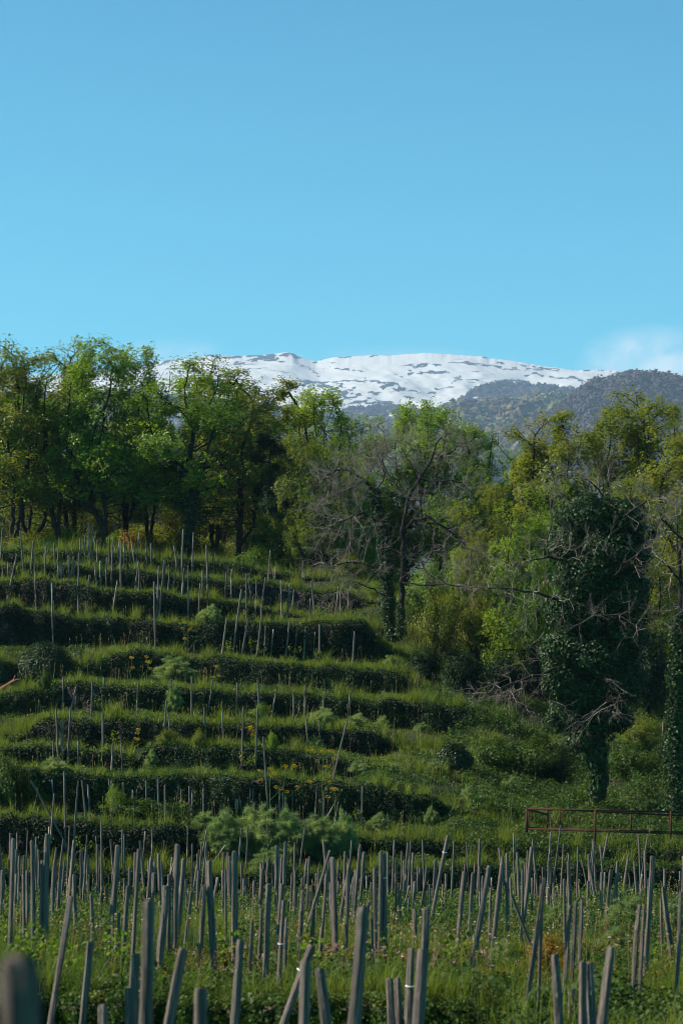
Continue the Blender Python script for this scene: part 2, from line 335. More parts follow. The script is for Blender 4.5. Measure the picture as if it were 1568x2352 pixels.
# rock showing through the snow, traced as strokes: points and half width
ROCKS = [
 ([(311,846),(340,838),(381,830),(420,826)],3),([(439,824),(491,818),(516,820),(560,819),(600,817)],3.5),([(600,822),(640,815),(671,813),(684,820)],4.5),([(640,820),(612,828)],3),([(545,836),(575,828),(616,824)],4),
 ([(616,822),(632,826),(650,829)],2.5),([(681,838),(705,844),(722,852)],1.5),([(705,848),(735,862)],1.5),([(722,829),(760,820),(800,818)],2),([(850,817),(905,815)],3),([(755,836),(770,846),(800,850)],2.5),([(810,849),(835,853)],1.5),
 ([(640,880),(690,875),(740,877),(800,872),(850,876),(900,880)],2.2),([(640,903),(672,890),(700,880),(725,876)],4),([(740,882),(765,892),(790,906),(800,915)],4.5),([(672,888),(720,884)],2.5),([(765,878),(790,890),(812,900)],2),
 ([(800,874),(840,870),(880,880)],2.5),([(880,888),(905,883),(925,892)],4),([(925,838),(955,842),(985,836),(1010,840)],2.5),([(940,858),(985,854),(1030,856)],3.2),([(925,842),(948,856)],1.8),([(1030,834),(1070,833),(1115,838),(1150,836)],2.8),([(1135,842),(1180,849),(1240,851)],2.5),
 ([(1207,864),(1225,860),(1240,864)],3.5),([(1180,838),(1230,845),(1280,850)],1.6),([(1260,868),(1310,866),(1340,872)],2.5),([(1400,853),(1450,858),(1500,862)],3),([(1340,852),(1400,850)],2),([(900,895),(960,900),(1000,905)],2),([(845,905),(880,899),(900,903)],2.2),
 ([(1000,893),(1040,890)],1.8),([(930,910),(945,914)],3),([(770,930),(800,924),(850,918),(900,924)],3),([(820,925),(880,928),(950,934)],3.5),([(975,918),(995,920)],2),([(900,862),(920,866)],1.5),([(1050,868),(1100,872)],1.5),([(1080,856),(1110,852)],1.5),([(860,890),(880,886)],1.6),
 ([(1020,880),(1050,876)],1.2),([(820,885),(800,900),(780,905)],2),([(740,922),(770,905),(800,912),(830,905)],2.4),([(560,850),(600,846)],1.5),([(1020,870),(1040,875),(1060,873)],1.2),([(1107,819),(1122,822)],2.5),([(1150,892),(1170,888)],1.8),([(1085,896),(1130,876),(1180,872),(1200,876)],2.5),
]
mx = np.arange(-700, 2300, 3.0); ms = np.concatenate([np.linspace(0, .55, 60), np.linspace(.56, 1, 110)])
XX, SS = np.meshgrid(mx, ms)
ry = pl(RIDGE, XX); rs = np.array([pl(RIDGE, XX[0] + k).tolist() for k in range(-120, 121, 12)]).mean(0)[None]; ry = rs + (ry - rs + (fbm(XX / 9, XX * 0, 3, 31) - .5) * 2.2) * sm((SS - .72) / .28) ** 2
D0, D1 = 5400.0, 7200.0
DD = D0 + (D1 - D0) * SS
# shape of the slope as rows: concave foot, rounded shoulders
sh = np.interp(SS, [0, .25, .5, .75, .92, 1], [0, .24, .47, .72, .92, 1])
rel = (fbm(XX / 130 + SS * 2, SS * 5, 4, 9) - .5) * 95 * np.sin(SS * np.pi) ** .8
cone = 12 * np.exp(-((XX - 655) / 80) ** 2 - ((SS - .80) / .14) ** 2) + 10 * np.exp(-((XX - 520) / 90) ** 2 - ((SS - .7) / .16) ** 2) - 13 * np.exp(-((XX - 740) / 60) ** 2 - ((SS - .78) / .16) ** 2)
ridge2 = 9 * np.exp(-(((XX - 640) - (SS - .55) * -500) / 60) ** 2) * np.exp(-((SS - .45) / .2) ** 2)
YY = 1000 + (ry - 1000) * sh - rel * .5 - cone - ridge2 - (fbm(XX / 30, SS * 22, 3, 77) - .5) * 5 * np.sin(SS * np.pi)
Zm = (YH - YY) * DD / FP + ZC
Xm = (XX - 784) * DD / FP
# rock attribute by distance to strokes
rk = np.full(XX.shape, 40.0); wv = .05 + 1.7 * np.clip(fbm(XX / 13, YY / 5, 3, 91) - .05, 0, 1)
wx = XX + (fbm(XX / 18, YY / 8, 4, 3) - .5) * 20; wy = YY + (fbm(XX / 16, YY / 9, 4, 8) - .5) * 13
for pts, hw in ROCKS:
    for a, b in zip(pts[:-1], pts[1:]):
        ax, ay = a; bx, by = b; dx, dy = bx - ax, by - ay
        t = np.clip(((wx - ax) * dx + (wy - ay) * dy) / (dx * dx + dy * dy), 0, 1)
        rk = np.minimum(rk, np.hypot((wx - ax - t * dx) * .55, wy - ay - t * dy) - hw * wv)
back = []
V = np.stack([Xm, DD, Zm], -1)
Vb = V[-1].copy(); Vb[:, 1] += 500; Vb[:, 2] -= 260; Vc = Vb.copy(); Vc[:, 1] += 2000; Vc[:, 2] -= 1500
Vf = V[0].copy(); Vf[:, 1] -= 2000; Vf[:, 2] = 170
V = np.concatenate([Vf[None], V, Vb[None], Vc[None]]); rk = np.concatenate([rk[:1], rk, rk[-1:], rk[-1:]])
nr, nc = V.shape[:2]
ii = (np.arange(nr - 1)[:, None] * nc + np.arange(nc - 1)[None]).ravel()
m = newmat('snow_and_rock'); L = m.node_tree.links.new
ga = nd(m, 'ShaderNodeAttribute', attribute_name='rock')
tcn = nd(m, 'ShaderNodeTexCoord'); mp = nd(m, 'ShaderNodeMapping'); mp.inputs['Scale'].default_value = (.013, .0, .075)
L(tcn.outputs['Object'], mp.inputs[0])
n1 = nd(m, 'ShaderNodeTexNoise'); n1.inputs['Scale'].default_value = 1.0; n1.inputs['Detail'].default_value = 7; n1.inputs['Roughness'].default_value = .6; n1.inputs['Distortion'].default_value = .8
L(mp.outputs[0], n1.inputs['Vector'])
mp2 = nd(m, 'ShaderNodeMapping'); mp2.inputs['Scale'].default_value = (.0022, .0, .006); L(tcn.outputs['Object'], mp2.inputs[0])
n2 = nd(m, 'ShaderNodeTexNoise'); n2.inputs['Scale'].default_value = 1.0; n2.inputs['Detail'].default_value = 3; L(mp2.outputs[0], n2.inputs['Vector'])
mp3 = nd(m, 'ShaderNodeMapping'); mp3.inputs['Scale'].default_value = (.03, .0, .07); L(tcn.outputs['Object'], mp3.inputs[0])
n3 = nd(m, 'ShaderNodeTexNoise'); n3.inputs['Scale'].default_value = 1.0; n3.inputs['Detail'].default_value = 5; n3.inputs['Roughness'].default_value = .7; L(mp3.outputs[0], n3.inputs['Vector'])
def mm(op, a, b=None):
    n = nd(m, 'ShaderNodeMath', operation=op)
    for i, v in enumerate((a, b)):
        if v is None: continue
        if isinstance(v, (int, float)): n.inputs[i].default_value = v
        else: L(v, n.inputs[i])
    return n.outputs[0]
s1 = mm('MULTIPLY', mm('SUBTRACT', mm('ADD', n1.outputs[0], mm('MULTIPLY', mm('SUBTRACT', n2.outputs[0], .5), .55)), .665), 60)
s2 = mm('SUBTRACT', mm('MULTIPLY', mm('SUBTRACT', n3.outputs[0], .50), 24.0), mm('MULTIPLY', ga.outputs['Fac'], 1.6))
fac = mm('MINIMUM', mm('MAXIMUM', mm('MAXIMUM', s1, s2), 0), 1)
mxn = nd(m, 'ShaderNodeMix', data_type='RGBA'); L(fac, mxn.inputs[0]); mxn.inputs[6].default_value = (.45, .46, .485, 1); mxn.inputs[7].default_value = (.022, .025, .030, 1)
p = nd(m, 'ShaderNodeBsdfPrincipled'); L(mxn.outputs[2], p.inputs[0]); p.inputs['Roughness'].default_value = .8; p.inputs['Specular IOR Level'].default_value = .1
o = nd(m, 'ShaderNodeOutputMaterial'); L(p.outputs[0], o.inputs[0])
tag(link('snow_mountain', mesh('snow_mountain', V.reshape(-1, 3), np.stack([ii, ii + 1, ii + nc + 1, ii + nc], 1), m, smooth=True, extra={'rock': rk.ravel()})), 'snow covered mountain streaked with dark rock', 'mountain', kind='structure')

M['farwood'] = leafmat('far_tree_crowns', (0.045, 0.035, 0.034), (0.095, 0.066, 0.045), (0.13, 0.14, 0.05), .05, .8, .1)
M['farbare'] = leafmat('far_bare_crowns', (0.030, 0.028, 0.036), (0.055, 0.046, 0.052), (0.095, 0.078, 0.070), .05, .8, .1)
M['farfloor'] = noisemat('far_wood_floor', (.02, .018, .016), (.05, .04, .03), .02, bump=0)
M['snowfloor'] = noisemat('patchy_snow_floor', (.03, .03, .035), (.045, .045, .05), .012, bump=0, c2=(.75, .78, .82), stretch=(1, 1, 2.5))
def hill(name, ridge, D0, D1, ybot, n, rc, mat, floor, lab, seed, green=0, hgt=1.0, flat=1.0):
    rng = np.random.default_rng(seed)
    x0, x1 = ridge[0][0], ridge[-1][0]
    xs = np.arange(x0, x1, 6.0); ss = np.linspace(0, 1, 50); X_, S_ = np.meshgrid(xs, ss)
    def yrow(X, S):
        r = pl(ridge, X) + rc * 1.15 * FP / D1
        return ybot + (r - ybot) * np.sin(S * np.pi / 2) ** .9 + (fbm(X / 70, S * 4, 3, seed) - .5) * 46 * np.sin(S * np.pi) * .8
    D_ = D0 + (D1 - D0) * S_; Y_ = yrow(X_, S_)
    V = np.stack([(X_ - 784) * D_ / FP, D_, (YH - Y_) * D_ / FP + ZC], -1)
    b = V[-1].copy(); b[:, 1] += (D1 - D0) * .5; b[:, 2] *= .6; f = V[0].copy(); f[:, 1] -= 300; f[:, 2] = 60
    V = np.concatenate([f[None], V, b[None]]); nr, nc = V.shape[:2]
    ii = (np.arange(nr - 1)[:, None] * nc + np.arange(nc - 1)[None]).ravel()
    h = link(name, mesh(name, V.reshape(-1, 3), np.stack([ii, ii + 1, ii + nc + 1, ii + nc], 1), floor, smooth=True)); h['kind'] = 'structure'
    # crowns
    X = rng.uniform(x0, x1, n); S = 1 - rng.uniform(0, 1, n) ** 1.0; S = np.where(rng.uniform(size=n) < .12, rng.uniform(.94, 1, n), S)
    D = D0 + (D1 - D0) * S; Y = yrow(X, S)
    P = np.stack([(X - 784) * D / FP, D, (YH - Y) * D / FP + ZC], -1)
    rad = rc * rng.uniform(.5, 1.35, n); k = 90
    d = rdir(n * k, rng).reshape(n, k, 3); d[..., 2] = np.abs(d[..., 2]) * 1.0 - .12
    lobes = 1 + .25 * np.sin(d[..., 0] * 6 + X[:, None]) * np.sin(d[..., 2] * 7 + Y[:, None])
    C = P[:, None] + d * (rad[:, None] * lobes * rng.uniform(.75, 1.03, (n, k)))[..., None] * np.array([1, 1, hgt]) + np.array([0, 0, .35])[None, None] * rad[:, None, None]
    q = 0.16 * rad[:, None, None] * rng.uniform(.7, 1.3, (n, k, 1))
    nn = unit(d + .45 * rdir(n * k, rng).reshape(n, k, 3)); u = unit(np.cross(nn, rdir(n * k, rng).reshape(n, k, 3))); v = np.cross(nn, u)
    Q = np.stack([C - u * q, C - v * q, C + u * q, C + v * q], 2).reshape(-1, 3)
    gz = fbm(X / 60, Y / 30, 3, seed + 5)
    tint = np.clip(.1 + .5 * gz + .5 * rng.uniform(size=n) - .1 + green * sm((gz - .45) * 6), 0, 1.0)
    tint = (tint[:, None] + rng.uniform(-.05, .05, (n, k))).ravel()
    o = link(name.replace('hill', 'wood'), mesh(name, Q, np.arange(len(Q)).reshape(-1, 4), mat, tint))
    tag(o, lab, 'woodland', kind='stuff')
hill('bare_wood_hill', [(-900,930),(-200,905),(300,900),(600,930),(740,946),(791,940),(832,932),(898,932),(963,943),(1011,936),(1049,921),(1085,896),(1122,880),(1177,876),(1250,884),(1309,890),(1450,905),(2200,930)], 4700, 5300, 1010, 4200, 9, M['farbare'], M['snowfloor'], 'blue grey bare wood along the lower edge of the snowfield', 3, flat=.5)
hill('spring_wood_hill', [(-700,1010),(300,985),(600,1000),(800,975),(900,965),(994,946),(1049,934),(1140,922),(1213,917),(1305,908),(1360,912),(1450,930),(1568,950),(2100,990)], 3300, 3900, 1110, 2400, 19, M['farwood'], M['farfloor'], 'wooded hill of round brown and pale green crowns behind the trees', 4, green=.35)
hill('dark_wood_hill', [(1240,960),(1300,925),(1334,897),(1353,876),(1378,873),(1404,871),(1444,857),(1488,858),(1525,864),(1568,871),(1800,880),(2300,940)], 2700, 3200, 1090, 3200, 8.5, M['farbare'], M['farfloor'], 'dark wooded hill on the right in front of the snow', 6, hgt=1.2)

# air: one closed box of even haze, sky outside
hz = newmat('haze'); pv = nd(hz, 'ShaderNodeVolumePrincipled'); pv.inputs['Density'].default_value = 8.5e-5
pv.inputs['Color'].default_value = (.45, .66, 1.0, 1); pv.inputs['Anisotropy'].default_value = 0.1
oo = nd(hz, 'ShaderNodeOutputMaterial'); hz.node_tree.links.new(pv.outputs[0], oo.inputs['Volume'])
zt = float((YH - 803) * 7200 / FP + 12)
bx = [(-9000, -200, -30), (9000, -200, -30), (9000, 10600, -30), (-9000, 10600, -30), (-9000, -200, zt), (9000, -200, zt), (9000, 10600, zt), (-9000, 10600, zt)]
ho = link('haze', mesh('haze', bx, np.array([[0, 3, 2, 1], [4, 5, 6, 7], [0, 1, 5, 4], [1, 2, 6, 5], [2, 3, 7, 6], [3, 0, 4, 7]]), hz)); ho['kind'] = 'stuff'
tag(ho, 'thin pale blue haze over the whole valley', 'haze')

# ------------------------------------------------------------------ leaf, blade and branch builders
def leaves(C, N, size, rng=R, aspect=1.0, spread=0.7, up=None):
    """rhombus leaves: centres, facing, half size"""
    n = len(C); nn = unit(N + spread * rdir(n, rng)); u = unit(np.cross(nn, rdir(n, rng))); v = np.cross(nn, u)
    s = np.broadcast_to(np.asarray(size, float), (n,))[:, None]
    k = .25 * s * nn
    Q = np.stack([C - u * s, C - v * s * .62 * aspect + k, C + u * s, C + v * s * .62 * aspect + k], 1)
    return Q.reshape(-1, 3), np.arange(4 * n).reshape(-1, 4)
def tubes(P0, P1, r0, r1, k=5, ks=None):
    P0 = np.asarray(P0, float); P1 = np.asarray(P1, float); n = len(P0)
    r0 = np.asarray(r0, float)[:, None]; r1 = np.asarray(r1, float)[:, None]
    d = unit(P1 - P0); a = np.where(np.abs(d[:, 2:3]) > .9, np.array([[1., 0, 0]]), np.array([[0, 0, 1.]]))
    u = unit(np.cross(d, a)); v = np.cross(d, u); V = []
    for j in range(k):
        c, s = math.cos(2 * math.pi * j / k), math.sin(2 * math.pi * j / k)
        V.append(P0 + (u * c + v * s) * r0); V.append(P1 + d * r1 * .4 + (u * c + v * s) * r1)
    V = np.stack(V, 1).reshape(-1, 3)
    base = np.arange(n)[:, None] * 2 * k; F = []
    for j in range(k):
        j2 = (j + 1) % k; F.append(np.concatenate([base + 2 * j, base + 2 * j2, base + 2 * j2 + 1, base + 2 * j + 1], 1))
    return V, np.stack(F, 1).reshape(-1, 4)
def join(parts):
    Vs, Fs, o = [], [], 0
    for V, F in parts:
        Vs.append(V); Fs.append(F + o); o += len(V)
    return np.concatenate(Vs), np.concatenate(Fs)
def blades(P, h, wd, lean, rng=R, curve=.35):
    n = len(P); a = rng.uniform(0, 2 * math.pi, n); t = np.stack([np.cos(a), np.sin(a), 0 * a], 1)
    b = rng.uniform(0, 2 * math.pi, n); ld = np.stack([np.cos(b), np.sin(b), 0 * b], 1) * (lean * h)[:, None]
    up = np.array([[0, 0, 1.]]) * h[:, None]; W2 = t * wd[:, None] / 2
    m = P + up * .55 + ld * .3
    tip = P + up * (1 - .3 * lean[:, None]) + ld
    V = np.stack([P - W2, P + W2, m + W2 * .8, m - W2 * .8, tip], 1).reshape(-1, 3)
    i = np.arange(n)[:, None] * 5
    return V, [np.concatenate([i, i + 1, i + 2, i + 3], 1), np.concatenate([i + 3, i + 2, i + 4], 1)]

# ------------------------------------------------------------------ terrace walls: stone core + ivy
WALLNAMES = ["low ivy covered bank at the bottom edge under the nearest stakes", "ivy covered wall along the far side of the stake field, lowest of the terraces",
 "long ivy wall behind the big fennel thicket, second terrace from the bottom", "broken ivy wall third from the bottom, just behind the tall yellow umbels",
 "ivy wall fourth from the bottom, with a lit ivy corner at its left end", "long ivy wall fifth from the bottom, with bare stones near its left end",
 "grassy ivy wall sixth from the bottom, beside the ivy mound", "tall ivy wall seventh from the bottom, with the row of stakes before its right half",
 "ivy wall fourth from the top, bulging at the left and ending at mid slope", "third ivy wall from the top, with bare dry stones showing at its right",
 "topmost ivy wall, just below the trees"]
STONY = {6: [(150, 235), (200, 215), (565, 610)], 10: [(505, 850)]}
WALLNAMES.insert(1, "low dark bank right behind the last field stakes, lowest step of the hillside")
WALLNAMES[2] = "ivy covered wall above the low dark bank, below the fennel thicket"
WALLNAMES[3] = "long ivy wall behind the big fennel thicket"
WALLNAMES[4] = "broken low ivy wall just behind the tall yellow umbels"
WALLNAMES[5] = "ivy wall with a lit ivy corner at its left end, fourth above the field bank"
WALLNAMES[6] = "long ivy wall with bare stones near its left end, ending under the pale branches"
WALLNAMES[7] = "grassy ivy wall starting beside the large ivy mound"
WALLNAMES[8] = "tall ivy wall fourth from the top, with a row of stakes before its right half"
WALLNAMES[9] = "ivy wall third from the top, bulging at the left and ending at mid slope"
WALLNAMES[10] = "second ivy wall from the top, with bare dry stones showing at its right"
for i in range(NW):
    end = W[i][3]; x0, x1 = -330.0, min(end + 60, 1800.0)
    xs = np.arange(x0, x1, 5.0); D = wallD(i, xs); l, f = wallY(i, xs)
    if i == 0: f = np.full(len(xs), 2520.0)
    rows = []
    ns = 9
    for k in range(ns):
        t = k / (ns - 1); y = f + 6 + (l + 2.5 - f - 6) * t
        d = D - .17 + .16 * t + (fbm(xs / 11, xs * 0 + t * 6 + i, 3, 4) - .5) * .16
        rows.append(np.stack([(xs - 784) * d / FP, d, (YH - y) * d / FP + ZC], 1))
    d = D + .35; rows.append(np.stack([(xs - 784) * d / FP, d, (YH - l - 2.5) * d / FP + ZC - .02], 1))
    d = D + .45; rows.append(np.stack([(xs - 784) * d / FP, d, (YH - f - 20) * d / FP + ZC], 1))
    V = np.array(rows); nr, nc = V.shape[:2]
    ii = (np.arange(nr - 1)[:, None] * nc + np.arange(nc - 1)[None]).ravel()
    root = link('terrace_wall', None, loc=V[0, nc // 2])
    org = V[0, nc // 2]
    tag(root, WALLNAMES[i], 'wall', 'dry stone terrace walls')
    link('stonework', mesh('stonework', V.reshape(-1, 3) - org, np.stack([ii, ii + 1, ii + nc + 1, ii + nc], 1), M['stone'], smooth=True), root)
    # ivy
    width = (x1 - x0) * W[i][0] / FP
    hh = np.maximum((f - l) * D / FP, 0.03).mean() if i else .9
    dens = 1700 if i else 5200
    sz = .032 if i else .022
    n = int(width * (hh + .25) * dens)
    x = R.uniform(x0, x1 - 10, n); t = R.uniform(-.02, 1.10, n)
    keep = np.ones(n, bool)
    for a, b in STONY.get(i, []):
        keep &= ~((x > a) & (x < b) & (t < .93) & (fbm(x / 16, t * 3, 3, 60 + i) > .36))
    x = x[keep]; t = t[keep]; n = len(x)
    Dw = wallD(i, x); lw, fw = wallY(i, x)
    if i == 0: fw = np.full(n, 2520.0)
    y = fw + (lw - fw) * np.minimum(t, 1.0)
    bulge = (fbm(x / 30, t * 1.4 + i, 3, 21) - .35) * .62 + R.uniform(-.03, .06, n)
    over = np.clip(t - 1, 0, 1) * 5
    d = Dw - .16 - bulge * np.clip((1.35 - t) * 2, .3, 1) + over * R.uniform(0, 1.1, n)
    C = np.stack([(x - 784) * Dw / FP, d, (YH - y) * Dw / FP + ZC + np.where(t > .93, R.uniform(-.02, .10, n), 0)], 1)
    N = np.stack([0 * x, np.where(t > .95, -.35, -1.0), np.where(t > .95, 1.0, .25)], 1)
    V, F = leaves(C - org, N, sz * R.uniform(.6, 1.35, n), spread=.75)
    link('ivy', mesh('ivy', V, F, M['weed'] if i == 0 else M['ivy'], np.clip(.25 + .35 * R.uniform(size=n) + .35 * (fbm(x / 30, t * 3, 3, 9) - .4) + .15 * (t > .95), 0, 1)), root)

# ------------------------------------------------------------------ grass and low weeds (nobody could count them)
gP, gh, gw, gt, gl = [], [], [], [], []
def sow(D0, D1, dens, wid, hscale, xr=(-500, 2150), seed=0, fade=None):
    X0, X1 = (xr[0] - 784) * D1 / FP, (xr[1] - 784) * D1 / FP
    n = int((X1 - X0) * (D1 - D0) * dens); X = R.uniform(X0, X1, n); Y = R.uniform(D0, D1, n)
    x = 784 + FP * X / Y; ok = (x > xr[0]) & (x < xr[1]); X, Y, x = X[ok], Y[ok], x[ok]
    # clumps, and thinner where vegetation is low
    c = fbm(X * 1.1, Y * 1.1, 3, 40 + seed); c2 = fbm(X * .35, Y * .35, 3, 90)
    ok = R.uniform(size=len(X)) < np.clip((c - .30) * 3.2, .12, 1)
    X, Y, x, c, c2 = X[ok], Y[ok], x[ok], c[ok], c2[ok]; n = len(X)
    # bare soil at the lower right and longer grass at the back of each terrace
    soil = ((x - 1190) / 120) ** 2 + ((Y - 22.3) / 1.6) ** 2
    ok = (soil > 1) | (R.uniform(size=n) < .1); X, Y, x, c, c2 = X[ok], Y[ok], x[ok], c[ok], c2[ok]; n = len(X)
    h = hscale * (.20 + 4.2 * np.clip(c - .44, 0, .5) + .6 * R.uniform(size=n)) * np.where(R.uniform(size=n) < .06, 1.7, 1)
    for i in range(1, NW):      # short and shaded right under a wall
        dd = wallD(i, x) - Y; h = np.where((dd > -.05) & (dd < 1.3) & (x < W[i][3]), h * (.35 + .4 * np.clip(dd, 0, 1)), h)
    gP.append(np.stack([X, Y, ground(X, Y) - .03], 1)); gh.append(h); gw.append(wid * R.uniform(.6, 1.4, n)); gl.append(R.uniform(.05, .75, n))
    gt.append(np.clip((.25 if D1 < 32 else -.14 if D1 < 55 else .12) + .55 * (c2 - .5) * 3 + .40 + .3 * (R.uniform(size=n) - .5) + .8 * (c - .5) + np.where(R.uniform(size=n) < .08, .3, 0), 0, 1))
sow(13, 22, 300, .007, .26, (-1500, 3400))
sow(22, 30, 1200, .006, .22)
sow(30, 42, 760, .006, .20)
sow(22, 42, 260, .009, .22, (2150, 3400))
sow(42, 60, 200, .012, .22, (2150, 3000))
sow(42, 54.8, 520, .008, .15)
sow(55.4, 57, 600, .010, .16)
sow(57, 70, 620, .010, .125)
sow(70, 82, 560, .011, .13)
sow(82, 95, 460, .012, .15)
sow(95, 112, 160, .018, .40)
P = np.concatenate(gP); h = np.concatenate(gh); wd = np.concatenate(gw); tn = np.concatenate(gt); ln = np.concatenate(gl)
# along every lip: a fringe that stands up against the wall behind
for i in range(0, NW):
    n = int(26000 if i else 9000); x = R.uniform(-330, min(W[i][3] + 250, 1850), n); off = R.uniform(.12, .9, n) ** 1.0
    cc = fbm(x / 9, x * 0 + i, 3, 300 + i); Dw = wallD(i, x) + off
    ok = R.uniform(size=n) < np.clip((cc - .25) * 2.6, .2, 1); x, Dw, cc = x[ok], Dw[ok], cc[ok]; n = len(x)
    X = (x - 784) * Dw / FP
    P = np.concatenate([P, np.stack([X, Dw, ground(X, Dw) - .02], 1)]); h = np.concatenate([h, (.06 + .36 * R.uniform(size=n) ** 1.6 * np.clip(cc - .22, 0, 1) * 2.2) * (1 + .55 * sm((fbm(x / 34, x * 0 + i * 5, 2, 500) - .56) * 10)) * (1.15 if i > 4 else 1)])
    wd = np.concatenate([wd, R.uniform(.006, .014, n) * (.6 if i == 0 else 1)]); ln = np.concatenate([ln, R.uniform(.05, .9, n)])
    tn = np.concatenate([tn, np.clip(.30 + .5 * cc + .3 * R.uniform(size=n), 0, 1)])
V, F = blades(P, h, wd, ln)
nb = len(P)
tag(link('grass', mesh('grass', V, F, M['grass'], np.concatenate([tn, tn]))), 'long green and yellowing grass over the field and terraces', 'grass', kind='stuff')
del V, F
# taller pale seed stalks
n = 5200; D = R.uniform(24, 96, n) ; x = R.uniform(-300, 1850, n); X = (x - 784) * D / FP
ok = fbm(X * .6, D * .6, 3, 66) > .50; X, D = X[ok], D[ok]; n = len(X)
Pz = np.stack([X, D, ground(X, D)], 1); hh = R.uniform(.3, .62, n)
tip = Pz + np.stack([R.normal(0, .06, n), R.normal(0, .06, n), hh], 1)
V, F = tubes(Pz, tip, np.full(n, .003), np.full(n, .002), 3)
C = np.repeat(tip, 3, 0) + np.stack([R.normal(0, .006, 3 * n), R.normal(0, .006, 3 * n), np.tile([0, .03, .06], n)], 1)
V2, F2 = leaves(C, np.tile([[0, -1., .2]], (3 * n, 1)), .022, aspect=.6)
V, F = join([(V, F), (V2, F2)])
tag(link('seed_grass', mesh('seed_grass', V, F, M['straw'], R.uniform(0, 1, len(F)))), 'pale seed stalks standing above the grass', 'grass', kind='stuff')
n = 2600; x = R.uniform(-100, 1650, n); D = R.uniform(21.5, 33, n); X = (x - 784) * D / FP; ok = fbm(X * .8, D * .8, 3, 71) > .50; X, D = X[ok], D[ok]; n = len(X)
tp = np.stack([X, D, ground(X, D) + R.uniform(.18, .42, n)], 1); C = np.repeat(tp, 7, 0) + R.normal(0, 1, (7 * n, 3)) * np.array([.014, .014, .035])
V, F = leaves(C, rdir(7 * n), .009)
tag(link('sorrel', mesh('sorrel', V, F, M['sorrel'], R.uniform(0, 1, len(F)))), 'reddish seed heads scattered through the near grass', 'ground cover', kind='stuff')
# broad-leaved ground cover
wC, wN, wS, wT = [], [], [], []
def cover(D0, D1, dens, size, xr, hmax, seed, thr=.5, tb=.0):
    X0, X1 = (xr[0] - 784) * D1 / FP, (xr[1] - 784) * D1 / FP
    n = int((X1 - X0) * (D1 - D0) * dens); X = R.uniform(X0, X1, n); Y = R.uniform(D0, D1, n); x = 784 + FP * X / Y
    ok = (x > xr[0]) & (x < xr[1]) & (fbm(X * .9, Y * .9, 3, seed) + R.uniform(-.08, .08, n) > thr); X, Y = X[ok], Y[ok]; n = len(X)
    hm = hmax * np.clip((fbm(X * 1.6, Y * 1.6, 3, seed + 1) - .25) * 2, .1, 1)
    z = ground(X, Y) + hm * R.uniform(.2, 1, n)
    wC.append(np.stack([X, Y, z], 1)); wN.append(np.tile([[-.15, -.35, 1.]], (n, 1))); wS.append(size * R.uniform(.6, 1.4, n)); wT.append(np.clip(tb + R.uniform(0, .5, n) + .6 * (fbm(X * .7, Y * .7, 3, seed + 2) - .2), 0, 1))
cover(20, 30, 1300, .022, (-300, 1900), .24, 12, .40)
cover(21, 27, 500, .034, (-300, 1900), .30, 19, .52)
cover(30, 56, 420, .026, (-300, 1900), .20, 13, .46)
cover(57, 95, 420, .032, (-300, 1900), .22, 14, .52)
cover(30, 54, 1200, .024, (-300, 1900), .50, 37, .60)
cover(60, 82, 800, .034, (1000, 2000), .55, 15, .40)
cover(57.6, 60, 800, .028, (1000, 2000), .20, 18, .40)
cover(53, 58, 900, .034, (880, 2000), .26, 16, .36)
C = np.concatenate(wC); N = np.concatenate(wN)
V, F = leaves(C, N, np.concatenate(wS), spread=.8)
tag(link('weeds', mesh('weeds', V, F, M['weed'], np.concatenate(wT))), 'low broad leaved weeds growing through the grass', 'ground cover', kind='stuff')
# pink and white flecks of bloom in the near grass
n = 90; x = R.normal(900, 260, n); D = R.uniform(24, 31, n); X = (x - 784) * D / FP
C = np.repeat(np.stack([X, D, ground(X, D) + R.uniform(.22, .36, n)], 1), 6, 0) + R.normal(0, .012, (6 * n, 3))
V, F = leaves(C, rdir(6 * n), .013)
tag(link('pink_blossom', mesh('pink_blossom', V, F, M['pink'], R.uniform(0, 1, len(F)))), 'small pink blossoms scattered in the near grass', 'flowers', kind='stuff')

# ------------------------------------------------------------------ trees grown by space colonisation
def colonise(attr, roots, step, dk, iters=90, tropism=0.0, rng=R, jit=.15, maxn=9000):
    """roots: list of polylines (first one starts at the base). returns pos, parent"""
    pos, par = [], []
    for rl in roots:
        prev = -1
        if len(pos):                       # later polylines fork from the nearest node
            d = np.linalg.norm(np.array(pos) - np.array(rl[0]), axis=1); prev = int(d.argmin())
        pts = [np.array(rl[0], float)] if prev < 0 else []
        for a, b in zip(rl[:-1], rl[1:]):
            a = np.array(a, float); b = np.array(b, float); m = max(1, int(np.linalg.norm(b - a) / step))
            for j in range(1, m + 1): pts.append(a + (b - a) * j / m + rng.normal(0, .12 * step, 3))
        for q in pts:
            pos.append(q); par.append(prev); prev = len(pos) - 1
    A = np.array(attr, float); P = np.zeros((maxn + 3000, 3)); n = len(pos); P[:n] = pos
    best = np.full(len(A), 1e9); bi = np.zeros(len(A), int)
    def upd(lo, hi):
        nonlocal best, bi
        for s in range(lo, hi, 256):
            e = min(s + 256, hi); d = np.linalg.norm(A[:, None] - P[None, s:e], axis=2); j = d.argmin(1); dj = d[np.arange(len(A)), j]
            m = dj < best; best = np.where(m, dj, best); bi = np.where(m, s + j, bi)
    upd(0, n)
    for it in range(iters):
        ok = best > dk; A = A[ok]; best = best[ok]; bi = bi[ok]
        if not len(A) or n > maxn: break
        u, inv = np.unique(bi, return_inverse=True); dv = unit(A - P[bi]); S = np.zeros((len(u), 3)); np.add.at(S, inv, dv)
        S = unit(unit(S) + np.array([0, 0, tropism]) + rng.normal(0, jit, S.shape)); new = P[u] + S * step
        P[n:n + len(u)] = new; par += list(u); lo = n; n += len(u); upd(lo, n)
    return P[:n], np.array(par)
